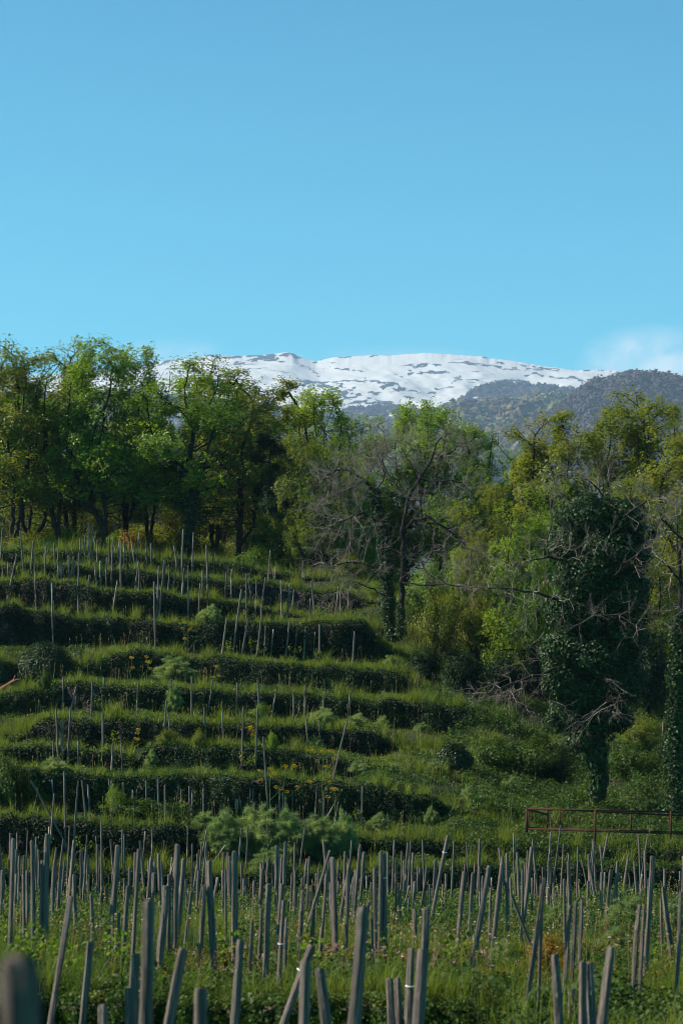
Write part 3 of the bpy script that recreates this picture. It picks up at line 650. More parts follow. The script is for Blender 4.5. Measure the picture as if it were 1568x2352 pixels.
def radii(P, par, tip=.008, e=2.3):
    n = len(P); acc = np.zeros(n); kids = np.zeros(n, int)
    for i in range(n - 1, 0, -1):
        if acc[i] == 0: acc[i] = tip ** e
        if par[i] >= 0: acc[par[i]] += acc[i]; kids[par[i]] += 1
    return acc ** (1 / e), kids
def blobpts(blobs, n, rng, hollow=.35):
    """points in a set of ellipsoids (cx,cy,cz,rx,ry,rz)"""
    B = np.array(blobs, float); w = B[:, 3] * B[:, 4] * B[:, 5]; k = rng.choice(len(B), n, p=w / w.sum())
    d = rdir(n, rng); r = (hollow ** 3 + (1 - hollow ** 3) * rng.uniform(size=n)) ** (1 / 3)
    return B[k, :3] + d * r[:, None] * B[k, 3:6]
def wood_parts(P, par, r, kmain=6, minr=0.0, rmax=.2, flare=True):
    i = np.arange(1, len(P)); i = i[par[1:] >= 0]; p = par[i]; rr = np.minimum(r, rmax)
    rp = np.minimum(rr[p], rr[i] * 1.5)
    rp = np.where((p == 0) & flare, rp * 1.25, rp)
    big = rr[i] > .035; out = []
    if big.any(): out.append(tubes(P[p[big]], P[i[big]], rp[big], rr[i[big]], 7))
    if (~big).any(): out.append(tubes(P[p[~big]], P[i[~big]], rp[~big], rr[i[~big]], 3))
    return join(out)
def leafy_tree(seed, H, Wd, stems=1, base=.35, nattr=900, nleaf=11000, lsz=.060, mat='bright', lean=0.0, rtr=.16, topsparse=0.0, gaps=.5):
    rng = np.random.default_rng(seed)
    nb = 13; blobs = []
    for k in range(nb):
        t = k / (nb - 1); z = H * (base + (1.02 - base) * t ** .9); wr = Wd * math.sin(math.pi * (.16 + .70 * t)) ** .8
        a = k * 2.4 + rng.uniform(0, 1); rr = wr * rng.uniform(.35, .8)
        s = Wd * rng.uniform(.42, .66) * (1 - .35 * t)
        blobs.append((rr * math.cos(a) + lean * z, rr * math.sin(a), z - s * .4, s, s, s * .72))
    attr = blobpts(blobs, int(nattr * 1.9), rng)
    roots = [[(0, 0, -.3), (rng.normal(0, .05) * H * .3, rng.normal(0, .03) * H, H * base * .6), (lean * H * .5 + rng.normal(0, .2), rng.normal(0, .2), H * (base + .12))]]
    for s in range(stems - 1):
        a = rng.uniform(0, 6.28); q = rng.uniform(.25, .5) * Wd
        roots.append([(0.05, 0, H * rng.uniform(.02, .2)), (q * .6 * math.cos(a), q * .6 * math.sin(a), H * base * .7), (q * math.cos(a), q * math.sin(a), H * (base + .15))])
    P, par = colonise(attr, roots, .22, .28, rng=rng, maxn=5600, tropism=.10, jit=.12)
    r, kids = radii(P, par, .0065, 2.15); r = r * (rtr / r[0])**.6
    Vw, Fw = wood_parts(P, par, r, rmax=rtr)
    tips = np.where((P[:, 2] > H * base * .8) & (r < .028))[0]
    c = fbm(P[tips, 0] * 1.1 + seed, P[tips, 2] * 1.1, 3, seed); wgt = np.clip((c - gaps + .22) * 3, .03, 1) * (1 - topsparse * sm((P[tips, 2] / H - .75) * 4))
    k = rng.choice(len(tips), nleaf * 20 // 40, p=wgt / wgt.sum()); B = P[tips[k]]
    B = B + rng.normal(0, .12, B.shape); ctr = np.array([lean * H * .6, 0, H * .6])
    C = np.repeat(B, 4, 0) + rng.normal(0, .055, (len(B) * 4, 3)); N = unit(C - ctr) + np.array([0, -.0, .55])
    V, F = leaves(C, N, lsz * .92 * rng.uniform(.55, 1.3, len(C)), rng, spread=.85)
    tint = np.clip(np.repeat(.15 + .45 * fbm(B[:, 0] * .8, B[:, 2] * .8, 2, seed + 3) + rng.uniform(0, .25, len(B)), 4) + rng.uniform(-.08, .08, len(C)), 0, 1)
    return (Vw, Fw), (V, F, tint), (P, par, r)
def ivy_on(P, par, r, sel, n, sz, rng, thick=.22, droop=0):
    i = rng.choice(sel, n); p = np.maximum(par[i], 0); t = rng.uniform(0, 1, n)[:, None]
    c = P[i] * t + P[p] * (1 - t); d = rdir(n, rng); d[:, 2] *= .6
    rad = r[i] + thick * (.35 + .9 * fbm(c[:, 2] * 1.3, c[:, 0] * 1.3, 3, 5)) * rng.uniform(.5, 1.1, n)
    C = c + d * rad[:, None]; return leaves(C, d + np.array([0, 0, .3]), sz * rng.uniform(.6, 1.3, n), rng, spread=.6)
def put_tree(protos, name, loc, s, rz, label, cat='tree', group=None, sz=None):
    root = bpy.data.objects.new(name, None); COL.objects.link(root); root.location = loc; root.rotation_euler = (0, 0, rz)
    root.scale = (s, s, s * (sz or 1)); tag(root, label, cat, group)
    for nm, me in protos: link(nm, me, root)
    return root
PROTO = {}
def mkproto(key, seed, mat, ivy=0, **k):
    (Vw, Fw), (V, F, tint), (P, par, r) = leafy_tree(seed, mat=mat, **k)
    L = [('trunk', mesh('trunk', Vw, Fw, M['bark'])), ('crown', mesh('crown', V, F, M[mat], tint))]
    if ivy:
        rng = np.random.default_rng(seed + 100); sel = np.where((r > .05) & (P[:, 2] < k['H'] * ivy))[0]
        V, F = ivy_on(P, par, r, sel, 5200, .05, rng, .34)
        L.append(('ivy', mesh('ivy', V, F, M['dark'], rng.uniform(0, .8, len(F)))))
    PROTO[key] = L
mkproto('a', 11, 'bright', H=9, Wd=2.3, stems=3, base=.38, nleaf=12000)
mkproto('b', 12, 'bright', H=9, Wd=1.9, stems=2, base=.36, nleaf=10000, topsparse=.5)
mkproto('c', 13, 'oak', H=9, Wd=2.5, stems=3, base=.36, nleaf=14000)
mkproto('d', 14, 'oak', H=9, Wd=1.9, stems=2, base=.34, nleaf=10500, topsparse=.6, gaps=.5)
mkproto('e', 15, 'bright', H=9, Wd=2.5, stems=1, base=.37, nleaf=12500, ivy=.55, rtr=.22, lean=.04)
mkproto('f', 16, 'dark', H=9, Wd=1.4, stems=2, base=.12, nleaf=15000, ivy=.8, rtr=.2)
mkproto('g', 17, 'oak', H=9, Wd=2.8, stems=4, base=.16, nleaf=15000)
mkproto('h', 18, 'bright', H=9, Wd=2.6, stems=4, base=.12, nleaf=16000)
def dark_under(): pass
#        key  x     D    top  width-scale  label
TREES = [
 ('d', 28, 101, 790, 1.0, 'tall tree with thin airy top at the left edge of the photo'),
 ('c', 78, 108, 862, 1.0, 'olive tree behind and right of the airy tree at the left edge'),
 ('b', 140, 102, 818, .95, 'slender tree with dark forked trunk, second from the left along the front'),
 ('d', 172, 107, 792, .9, 'tree with nearly bare pointed twigs on top, beside the slender forked tree'),
 ('a', 236, 101, 806, 1.0, 'full green tree with thick dark stems behind the top stakes, left of the orange shrub'),
 ('a', 292, 108, 812, .9, 'rounded green tree crown highest against the sky near the left end of the snow'),
 ('b', 352, 109, 862, .85, 'narrow tree in the dip left of the brightest green crown'),
 ('e', 428, 100, 838, 1.05, 'broad bright green tree on a thick ivy clad leaning trunk'),
 ('d', 492, 107, 838, .95, 'olive tree with loose top right of the ivy trunk tree, in front of the snow'),
 ('c', 548, 103, 868, .95, 'olive brown tree with two thin dark trunks at mid left'),
 ('f', 622, 99, 1010, .85, 'dark evergreen column of ivy and leaves left of the bare tree'),
 ('c', 628, 108, 888, 1.0, 'olive crowned tree standing behind the dark evergreen column'),
 ('a', 715, 106, 903, .95, 'bright green tree with its top just under the snow, right of the evergreen column'),
 ('h', 762, 110, 925, .8, 'green tree whose right side slopes down to the gap below the snowfield'),
 ('g', 690, 98, 1010, .7, 'lower olive tree at the corner of the top terrace'),
 ('h', 868, 112, 968, .8, 'green tree behind the left half of the bare tree'),
 ('a', 935, 109, 936, .9, 'bright green pointed tree behind the middle of the bare tree'),
 ('e', 1018, 106, 945, .95, 'bright green rounded tree top right above the bare tree'),
 ('a', 1078, 110, 985, .8, 'darker green tree on the right shoulder behind the bare tree'),
 ('b', 1148, 107, 1010, .8, 'small pointed green tree in the gap under the far wooded hill'),
 ('g', 1120, 98, 1120, .8, 'low olive tree between the two bare trees, at the back'),
 ('d', 1236, 99, 966, .9, 'olive yellow tree with a thin spire right of the gap'),
 ('c', 1318, 98, 968, .95, 'olive yellow tree centred above the big ivy covered tree'),
 ('c', 1395, 101, 962, .95, 'olive tree under the left part of the dark hill at right'),
 ('d', 1462, 99, 908, .95, 'thin topped tree standing highest before the dark hill at right'),
 ('g', 1545, 97, 945, 1.0, 'spreading olive tree at the right edge of the photo'),
 ('h', 1205, 86, 1130, .75, 'bright lime green tree low between the two bare trees'),
 ('g', 1085, 88, 1215, .62, 'small leafy tree just right of the dark bare trunk'),
 ('h', 1290, 84, 1125, .7, 'green tree close behind the left side of the ivy covered tree'),
 ('g', 1465, 84, 1120, .8, 'leafy tree behind the right side of the ivy covered tree'),
 ('c', 1600, 88, 1020, .9, 'olive tree cut by the right edge behind the dark trunk'),
 ('h', 820, 100, 1060, .62, 'low green tree hidden behind the lower branches of the bare tree'),
 ('a', -40, 104, 860, 1.0, 'tree mostly outside the left edge of the photo'),
 ('g', 330, 120, 930, 1.1, 'back row tree seen between the trunks below the bright crown'),
 ('g', 130, 122, 930, 1.1, 'back row tree seen between the leftmost dark trunks'),
 ('g', 540, 121, 950, 1.1, 'back row tree seen between the thin trunks left of the evergreen column'),
]
for k_, x_ in enumerate(range(-60, 860, 62)):
    TREES.append(('g', x_ + 17 * math.sin(k_ * 2.3), 114 + 3 * (k_ % 3), 1120 + 22 * math.sin(k_ * 1.9), 1.5, 'low leafy undergrowth tree far back between the trunks, %s from the left' % ordw(k_ + 0, 99) if k_ else 'low leafy undergrowth tree far back between the trunks, leftmost'))
rng = np.random.default_rng(5)
for key, x, D, top, ws, lab in TREES:
    X = (x - 784) * D / FP; z = float(ground(X, D)[0]); zt = (YH - top) * D / FP + ZC
    H = zt - z; s = H / 9.0
    r_ = put_tree(PROTO[key], 'leafy_tree', (X, D, z), s, rng.uniform(0, 6.28), lab, group='trees along the wood edge')
    wx = 1.12 * (ws * (max(s, .55) ** -.45) * s if s > 1 else ws * s * 1.05)
    r_.scale = (max(wx, .62 * s), max(wx, .62 * s), s)

# ------------------------------------------------------------------ shrubs
def shrub(seed, H, Wd, n, lsz, mat, upright=.6, stems=26, smat='bark'):
    rng = np.random.default_rng(seed); S0, S1, r0 = [], [], []; C = []
    for k in range(stems):
        a = rng.uniform(0, 6.28); q = Wd * rng.uniform(.1, 1) ** .7; h = H * rng.uniform(.6, 1) * (1 - .45 * (q / Wd) ** 2)
        p0 = np.array([.15 * q * math.cos(a), .15 * q * math.sin(a), -.1]); p2 = np.array([q * math.cos(a), q * math.sin(a), h])
        p1 = p0 * .5 + p2 * .5 + np.array([-.15 * q * math.cos(a), -.15 * q * math.sin(a), .12 * h])
        S0 += [p0, p1]; S1 += [p1, p2]; r0 += [.014, .009]
        m = n // stems; t = rng.uniform(.15, 1.02, m)[:, None] ** .7
        c = (1 - t) ** 2 * p0 + 2 * t * (1 - t) * p1 + t * t * p2 + rng.normal(0, .10 * Wd, (m, 3)) * np.array([1, 1, .6]); C.append(c)
    C = np.concatenate(C); C[:, 2] = np.abs(C[:, 2]) + .02; N = unit(C - np.array([0, 0, H * .3])) + np.array([0, 0, .5])
    V, F = leaves(C, N, lsz * rng.uniform(.6, 1.3, len(C)), rng)
    tint = np.clip(.2 + .5 * fbm(C[:, 0] * 2, C[:, 2] * 2, 2, seed) + rng.uniform(-.1, .25, len(C)) - .1, 0, 1)
    return [('stems', mesh('stems', *tubes(S0, S1, r0, np.array(r0) * .7, 4), M[smat])), ('foliage', mesh('foliage', V, F, M[mat], tint))]
SH = {'o': shrub(31, 2.0, 1.0, 6500, .036, 'oak', stems=40), 'g': shrub(32, 1.6, 1.1, 6500, .036, 'bright'), 'd': shrub(33, 1.5, 1.1, 7000, .038, 'ivy'),
      'w': shrub(34, 1.0, .9, 4500, .036, 'weed'), 'r': shrub(35, 1.2, .8, 3000, .038, 'rusty')}
SHRUBS = [  # key, x, y foot, D, width px, height px, label
 ('o', 1010, 1500, 83, 120, 160, 'thin stemmed olive shrub right of the dark bare trunk'),
 ('o', 1090, 1510, 82, 120, 150, 'olive shrub in the sunny thicket between the two bare trees'),
 ('o', 1165, 1530, 80, 120, 150, 'olive brown shrub left of the ivy covered tree at mid height'),
 ('g', 985, 1380, 90, 120, 110, 'bright green shrub behind the foot of the dark bare trunk'),
 ('g', 1060, 1370, 91, 120, 130, 'bright green shrub at mid height right of the bare tree'),
 ('g', 1150, 1370, 89, 130, 140, 'bright green shrub below the lime tree'),
 ('o', 1215, 1420, 86, 120, 150, 'olive shrub touching the left side of the ivy mass'),
 ('d', 985, 1570, 79, 130, 90, 'dark shrub in shade at the end of the fifth terrace from the top'),
 ('d', 1070, 1600, 77, 140, 110, 'dark bramble in shade under the pale drooping branches, left part'),
 ('d', 1160, 1620, 75, 150, 120, 'dark bramble in shade under the pale drooping branches, middle part'),
 ('d', 1240, 1600, 74, 140, 150, 'dark shrub behind the lower left of the ivy covered tree'),
 ('d', 1480, 1650, 73, 160, 230, 'dark shrub behind the right side of the ivy covered trunk'),
 ('d', 1420, 1560, 76, 180, 220, 'tall dark thicket deep in shade right of the ivy mass'),
 ('r', 1515, 1530, 80, 80, 50, 'orange leaved shrub at the right beside the dark edge trunk'),
 ('r', 1175, 1470, 84, 70, 40, 'small orange shrub just left of the ivy mass'),
 ('r', 300, 1258, 99, 75, 45, 'orange leaved shrub behind the top stakes at left'),
 ('r', 350, 1254, 101, 60, 40, 'yellow orange shrub right of the larger orange one under the trees'),
 ('g', 262, 1268, 99, 50, 50, 'low green shrub among the top stakes left of the orange one'),
 ('o', 60, 1262, 100, 120, 45, 'dull low shrub under the leftmost trees'),
 ('g', 150, 1262, 103, 160, 60, 'low leafy hedge under the left trees'),
 ('g', 430, 1290, 101, 160, 60, 'leafy hedge below the ivy clad leaning trunk'),
 ('g', 600, 1310, 99, 180, 70, 'leafy hedge below the evergreen column'),
 ('d', 730, 1335, 98, 140, 90, 'dark hedge at the right end of the top terrace'),
 ('o', 570, 1290, 104, 120, 110, 'thin brown shrub between trunks near the evergreen column'),
 ('o', 800, 1370, 95, 110, 100, 'olive shrub below the lower branches of the bare tree'),
 ('g', 880, 1400, 92, 110, 70, 'low green shrub left of the two dark trunks'),
 ('w', 1130, 1770, 68, 160, 80, 'sunny bramble with pale leaves left of the white flecked ivy patch'),
 ('w', 1210, 1790, 66, 170, 100, 'bramble patch in the open left of the ivy tree foot'),
 ('d', 1265, 1800, 64.5, 150, 95, 'ivy bramble with glinting leaves just left of the big ivy trunk'),
 ('w', 1310, 1740, 67, 130, 60, 'yellow green bramble under the ivy mass'),
 ('w', 1450, 1790, 66, 140, 90, 'bramble right of the big ivy trunk'),
 ('o', 1475, 1730, 70, 130, 90, 'olive bramble behind the leaning sticks at right'),
 ('d', 1540, 1800, 66, 90, 110, 'dark bramble at the right edge below the edge trunk'),
 ('w', 20, 1800, 60, 130, 70, 'ivy flecked bramble at the left edge above the stake field'),
 ('w', 90, 1845, 60.3, 70, 45, 'low bramble beside the leaning stake at left'),
 ('w', 360, 1885, 59, 200, 50, 'yellowish bramble on the lowest wall left of the fennel thicket'),
 ('w', 290, 1870, 59.5, 130, 50, 'pale bramble at the left end of the long bramble strip'),
 ('g', 265, 1860, 60, 45, 70, 'upright green broom bush among the second terrace stakes'),
 ('w', 105, 1610, 75, 40, 75, 'yellow green upright weed bush at left beside bare stones'),
 ('o', 460, 1725, 66.3, 45, 55, 'yellowish broom tuft on the third terrace'),
 ('o', 385, 1720, 66.3, 60, 50, 'low broom tuft left of the yellowish one on the third terrace'),
 ('g', 626, 1730, 66.2, 34, 55, 'upright bright broom bush right of the yellow umbels'),
 ('g', 600, 1655, 71, 60, 45, 'round green herb bush on the fourth terrace'),
 ('r', 1262, 2185, 26, 110, 60, 'orange yellow dying fennel tuft in the stake field at right'),
]
for key, x, y, D, wp, hp, lab in SHRUBS:
    if 1400 < y < 1900 and (key != 'd' or x > 1120) and D > 60: D = foot_of(x, y, .05, True)
    X = (x - 784) * D / FP; z = float(ground(X, D)[0]); sx = wp * D / FP / 2 / (1.05 if key in 'o' else 1.1 if key in 'gd' else .9 if key == 'w' else .8)
    # height measured from the traced foot row
    ztop = (YH - (y - hp)) * D / FP + ZC; H0 = {'o': 2.0, 'g': 1.6, 'd': 1.5, 'w': 1.0, 'r': 1.2}[key]
    sz = max((ztop - z) / H0, .3 * hp * D / FP / H0)
    r_ = put_tree(SH[key], 'shrub', (X, D, z), 1, rng.uniform(0, 6.28), lab, 'shrub', 'shrubs and brambles on the slope'); r_.scale = (sx, sx, sz)

# ------------------------------------------------------------------ the two bare trees
def world(x, y, D): return PT(x, y, D)
def bare_tree(seed, roots_img, blobs_img, D, nattr, step, dk, tip, rtr, twig=1.0, maxn=8000, tl=.8, bendz=.05):
    """roots and crown lobes given as rows/columns of the photo at distance D (own depth offsets), grown in 3D"""
    rng = np.random.default_rng(seed); base = world(*roots_img[0][0][:2], D)
    roots = [[world(p[0], p[1], D + (p[2] if len(p) > 2 else 0)) - base for p in rl] for rl in roots_img]
    bl = []
    for x, y, rx, ry, dz, rz in blobs_img:
        c = world(x, y, D + dz) - base; bl.append((c[0], c[1], c[2], rx * D / FP, rz, ry * D / FP))
    A = blobpts(bl, nattr, rng, .2)
    P, par = colonise(A, roots, step, dk, rng=rng, maxn=maxn, jit=.20, iters=170, tropism=-.02)
    r, kids = radii(P, par, tip, 2.05); r = np.minimum(r * (rtr / r[0]) ** .5, rtr)
    V, F = None, None
    # straight fine sprays along the thin limbs
    i = np.where((r < .030) & (par >= 0))[0]; i = np.concatenate([i, np.where(kids == 0)[0]] * 4)[:]
    i = i[rng.uniform(size=len(i)) < .55 * twig]; d = unit(P[i] - P[par[i]]); out = unit(P[i] - np.array([P[:, 0].mean(), P[:, 1].mean(), P[:, 2].mean() - 1.0]))
    d = unit(d * .9 + out * .7 + rng.normal(0, .42, d.shape) + np.array([0, -.08, 0])); a = P[i]; Ls = rng.uniform(.35, 1.0, len(i))[:, None] * tl; bend = rng.normal(0, .10, d.shape) + np.array([0, 0, bendz]); S = []
    for k in range(4):
        d = unit(d + bend + rng.normal(0, .09, d.shape)); b = a + d * Ls * .25; S.append((a, b, 1.0 - .17 * k))
        if k:
            for rep in range(2):
                sd = unit(np.cross(d, rdir(len(d), rng))); e = unit(d + sd * rng.uniform(.5, 1.0, (len(d), 1))); m = a + (b - a) * rng.uniform(.2, 1, (len(d), 1)); q = m + e * Ls * rng.uniform(.12, .26, (len(d), 1))
                S.append((m, q, .62)); S.append((q, q + unit(e + d * .5 + rng.normal(0, .25, d.shape)) * Ls * .12, .5))
        a = b
    S0 = np.concatenate([x[0] for x in S]); S1 = np.concatenate([x[1] for x in S]); rr = np.concatenate([np.full(len(x[0]), tip * x[2]) for x in S])
    Vt, Ft = tubes(S0, S1, rr, rr * .8, 3)
    return base, (V, F), (Vt, Ft), (P, par, r)
def split_wood(P, par, r, thr, rmax):
    i = np.arange(1, len(P)); i = i[par[1:] >= 0]; p = par[i]; rr = np.minimum(r, rmax); rp = np.minimum(rr[p], rr[i] * 1.5)
    b = rr[i] > thr
    return tubes(P[p[b]], P[i[b]], rp[b], rr[i[b]], 8), tubes(P[p[~b]], P[i[~b]], rp[~b], rr[i[~b]], 4)
# A: two trunks at mid slope
base, _, tw, (P, par, r) = bare_tree(71,
  [[(921, 1455), (920, 1400), (926, 1300), (925, 1220, -.2), (938, 1150, -.1), (962, 1098, 0), (985, 1060, .2)],
   [(925, 1225), (950, 1195, -.4), (985, 1190, -.7), (1020, 1215, -.9)],
   [(928, 1290), (965, 1285, -.5), (985, 1320, -.9), (1010, 1335, -1.2)],
   [(940, 1150), (905, 1110, .3), (880, 1070, .5)],
   [(964, 1098), (1010, 1105, -.3), (1060, 1110, -.5), (1085, 1130, -.6)],
   [(925, 1335), (965, 1345, -.8), (1020, 1340, -1.4), (1090, 1350, -2)],
   [(985, 1060), (1000, 1020, .3), (1020, 990, .4)],
   [(962, 1098), (930, 1050, .6), (915, 1010, .8)]],
  [(960, 1040, 75, 50, 0, 1.2), (1040, 1040, 60, 45, 0, 1), (1050, 1120, 60, 45, -.3, 1.1), (1030, 1210, 70, 50, -.8, 1), (1060, 1280, 60, 50, -1, .9), (900, 1040, 60, 45, .4, 1), (1000, 1290, 60, 60, -1.2, .8), (975, 1150, 60, 50, 0, 1.2), (1090, 1345, 60, 25, -2, .6)],
  84, 620, .26, .30, .0047, .16, .8)
def add_bare(name, lab, base, P, par, r, tw, ivysel=None, ivyn=0, thr=.018, rmax=.17, ivyt=.2):
    root = link(name, None, loc=base); tag(root, lab, 'tree')
    (V, F), (V2, F2) = split_wood(P, par, r, thr, rmax)
    link('trunk', mesh('trunk', V, F, M['bark']), root)
    link('branches', mesh('branches', *join([(V2, F2), tw]), M['twig']), root)
    if ivyn:
        V, F = ivy_on(P, par, r, ivysel, ivyn, .045, np.random.default_rng(3), ivyt)
        link('ivy', mesh('ivy', V, F, M['dark'], R.uniform(0, .9, len(F))), root)
    return root
sel = np.where((r > .06) & (P[:, 2] < 1.2))[0]
add_bare('bare_tree', 'leafless tree with dark upright trunk and pale twigs, right one of the mid slope pair', base, P, par, r, tw, sel, 600, ivyt=.10)
base, _, tw, (P, par, r) = bare_tree(72,
  [[(905, 1462), (893, 1420), (888, 1350), (882, 1280, .1), (873, 1210, .1), (862, 1150, .2), (848, 1115, .2), (820, 1090, .2)],
   [(864, 1152), (880, 1090, .3), (872, 1050, .5)],
   [(880, 1270), (915, 1235, -.6), (945, 1225, -.8)],
   [(872, 1200), (830, 1180, -.4), (790, 1195, -.8)],
   [(885, 1330), (850, 1300, -.9), (800, 1290, -1.4), (760, 1300, -1.6)],
   [(848, 1115), (800, 1080, -.1), (770, 1080, -.3)],
   [(887, 1370), (850, 1350, -1.4), (800, 1330, -2.0)]],
  [(780, 1090, 60, 50, 0, 1.1), (850, 1060, 55, 45, .3, 1), (750, 1150, 45, 40, -.3, 1), (790, 1220, 65, 35, -1, .9), (760, 1280, 50, 40, -1.5, .9), (820, 1320, 60, 35, -1.9, .7), (830, 1130, 50, 50, -.3, 1.1), (850, 1230, 45, 50, -1.2, .7), (780, 1370, 50, 20, -2.2, .5)],
  84.6, 560, .26, .30, .0047, .15, .8)
sel = np.where((r > .05) & (P[:, 2] > -.5) & (P[:, 2] < 5.3))[0]
add_bare('bare_tree', 'leafless tree leaning left with ivy round its trunk, left one of the mid slope pair', base, P, par, r, tw, sel, 8000, ivyt=.21)
# B: the big ivy covered tree
base, _, tw, (P, par, r) = bare_tree(73,
  [[(1372, 1830), (1372, 1740), (1362, 1640), (1370, 1540), (1385, 1440), (1380, 1330, .1), (1390, 1230, .1), (1400, 1150, .2)],
   [(1360, 1640), (1320, 1560, -.4), (1290, 1530, -.6), (1220, 1555, -.9), (1150, 1580, -1.1)],
   [(1378, 1430), (1300, 1390, -.5), (1240, 1365, -.9), (1180, 1355, -1.2), (1080, 1345, -1.5)],
   [(1380, 1330), (1320, 1290, -.4), (1260, 1280, -.8), (1200, 1290, -1.0)],
   [(1390, 1230), (1440, 1180, -.7), (1500, 1140, -1.0)],
   [(1383, 1440), (1420, 1410, -1.1), (1460, 1440, -1.5)],
   [(1362, 1560), (1400, 1560, -1.1), (1440, 1590, -1.5)],
   [(1378, 1360), (1430, 1300, -1.3), (1480, 1260, -1.6)],
   [(1360, 1660), (1400, 1600, -1.1), (1425, 1640, -1.3)]],
  [(1140, 1590, 70, 42, -1.1, .6), (1200, 1560, 60, 40, -1, .7), (1240, 1620, 50, 40, -1.3, .5), (1300, 1660, 40, 45, -1.4, .4), (1230, 1370, 90, 40, -1.2, .8), (1170, 1300, 50, 40, -1.1, .6), (1260, 1260, 60, 40, -.9, .8), (1290, 1120, 60, 50, -.4, .9), (1370, 1090, 60, 40, 0, .9), (1440, 1120, 60, 45, -.5, .9), (1490, 1180, 55, 60, -1, .8), (1480, 1290, 60, 55, -1.6, .5), (1450, 1420, 50, 55, -1.6, .4), (1420, 1620, 35, 40, -1.5, .4), (1340, 1250, 70, 60, -1.4, .4), (1350, 1420, 70, 40, -1.6, .3), (1220, 1450, 40, 40, -1.0, .5)],
  63.5, 560, .22, .26, .0036, .18, .55, tl=.65)
root = add_bare('bare_tree', 'big tree smothered in dark ivy with pale leafless branches, right of the slope', base, P, par, r, tw, thr=.013, rmax=.18)
rng = np.random.default_rng(8)
blobs = [(1350, 1185, 85, 45), (1420, 1190, 70, 50), (1310, 1250, 65, 50), (1400, 1270, 95, 60), (1455, 1270, 45, 60), (1345, 1330, 85, 55), (1430, 1360, 70, 60), (1300, 1400, 60, 50), (1370, 1420, 90, 55), (1440, 1460, 55, 50), (1300, 1490, 65, 50), (1370, 1510, 80, 55), (1290, 1560, 60, 50), (1350, 1590, 75, 50), (1430, 1560, 55, 60), (1300, 1640, 55, 45), (1365, 1660, 55, 45), (1330, 1700, 40, 25), (1370, 1735, 32, 50), (1374, 1800, 24, 45), (1420, 1650, 40, 30)]
Cs, Ns = [], []
for x, y, rx, ry in blobs:
    c = world(x, y, 63.5 + (rng.uniform(-.3, .3) if y < 1690 else 0)) - base; n = int(1.15 * rx * ry)
    d = rdir(n, rng); rad = np.array([rx * .86 * 64 / FP, min(rx, 60) * 64 / FP * .9, ry * 64 / FP])
    lb = 1 + .30 * (fbm(d[:, 0] * 3 + x, d[:, 2] * 3 + y, 3, 7) - .5) * 2
    Cs.append(c + d * rad * (lb * rng.uniform(.72, 1.06, n))[:, None]); Ns.append(d + np.array([0, 0, .25]))
V, F = leaves(np.concatenate(Cs), np.concatenate(Ns), .045 * rng.uniform(.55, 1.3, sum(map(len, Cs))), rng, spread=.7)
link('ivy', mesh('ivy', V, F, M['gloss'], rng.uniform(0, .95, len(F))), root)
# C: the tree at the right edge
base, _, tw, (P, par, r) = bare_tree(74,
  [[(1556, 1860), (1552, 1700), (1560, 1500), (1560, 1350), (1556, 1250, .1), (1548, 1180, .2)],
   [(1572, 1350), (1530, 1300, -.4), (1490, 1270, -.6)], [(1562, 1260), (1600, 1180, 0), (1620, 1100, 0)], [(1560, 1240), (1520, 1190, -.3), (1500, 1150, -.4)]],
  [(1540, 1180, 50, 60, 0, .8), (1530, 1290, 50, 60, -.4, .8), (1600, 1150, 60, 70, 0, 1), (1540, 1400, 35, 50, -.4, .6), (1620, 1280, 50, 70, 0, .8)],
  62, 300, .22, .26, .0036, .18, .5, tl=.65)
sel = np.where((r > .05) & (P[:, 2] < 5.2))[0]
add_bare('bare_tree', 'leafless tree with a dark ivy wrapped trunk cut by the right edge of the photo', base, P, par, r, tw, sel, 7000, ivyt=.32)
# fallen trunk at the left
def gnarl(pts, rad, k=8, rng=R, mat='bark', j=.12):
    P0, P1, a, b = [], [], [], []
    for (p, q, r0, r1) in zip(pts[:-1], pts[1:], rad[:-1], rad[1:]): P0.append(p); P1.append(q); a.append(r0); b.append(r1)
    return tubes(P0, P1, a, b, k)
q = [PT(-60, 1612, 74), PT(-10, 1592, 74), PT(18, 1575, 73.9), PT(34, 1562, 73.8)]; o0 = q[0].copy()
root = link('fallen_trunk', None, loc=o0); tag(root, 'reddish cut trunk lying across the slope at the left edge', 'fallen tree')
link('trunk', mesh('trunk', *gnarl([p - o0 for p in q], [.10, .095, .075, .05]), M['redstem'], smooth=True), root)
br = [[PT(26, 1568, 73.8), PT(40, 1561, 73.7), PT(48, 1560, 73.6)], [PT(32, 1563, 73.8), PT(36, 1552, 73.8)], [PT(-20, 1604, 73.6), PT(10, 1592, 73.5), PT(22, 1580, 73.5)]]
link('branch_stubs', mesh('branch_stubs', *join([gnarl([p - o0 for p in b], [.035, .028, .012][:len(b)], 6) for b in br]), M['redstem']), root)

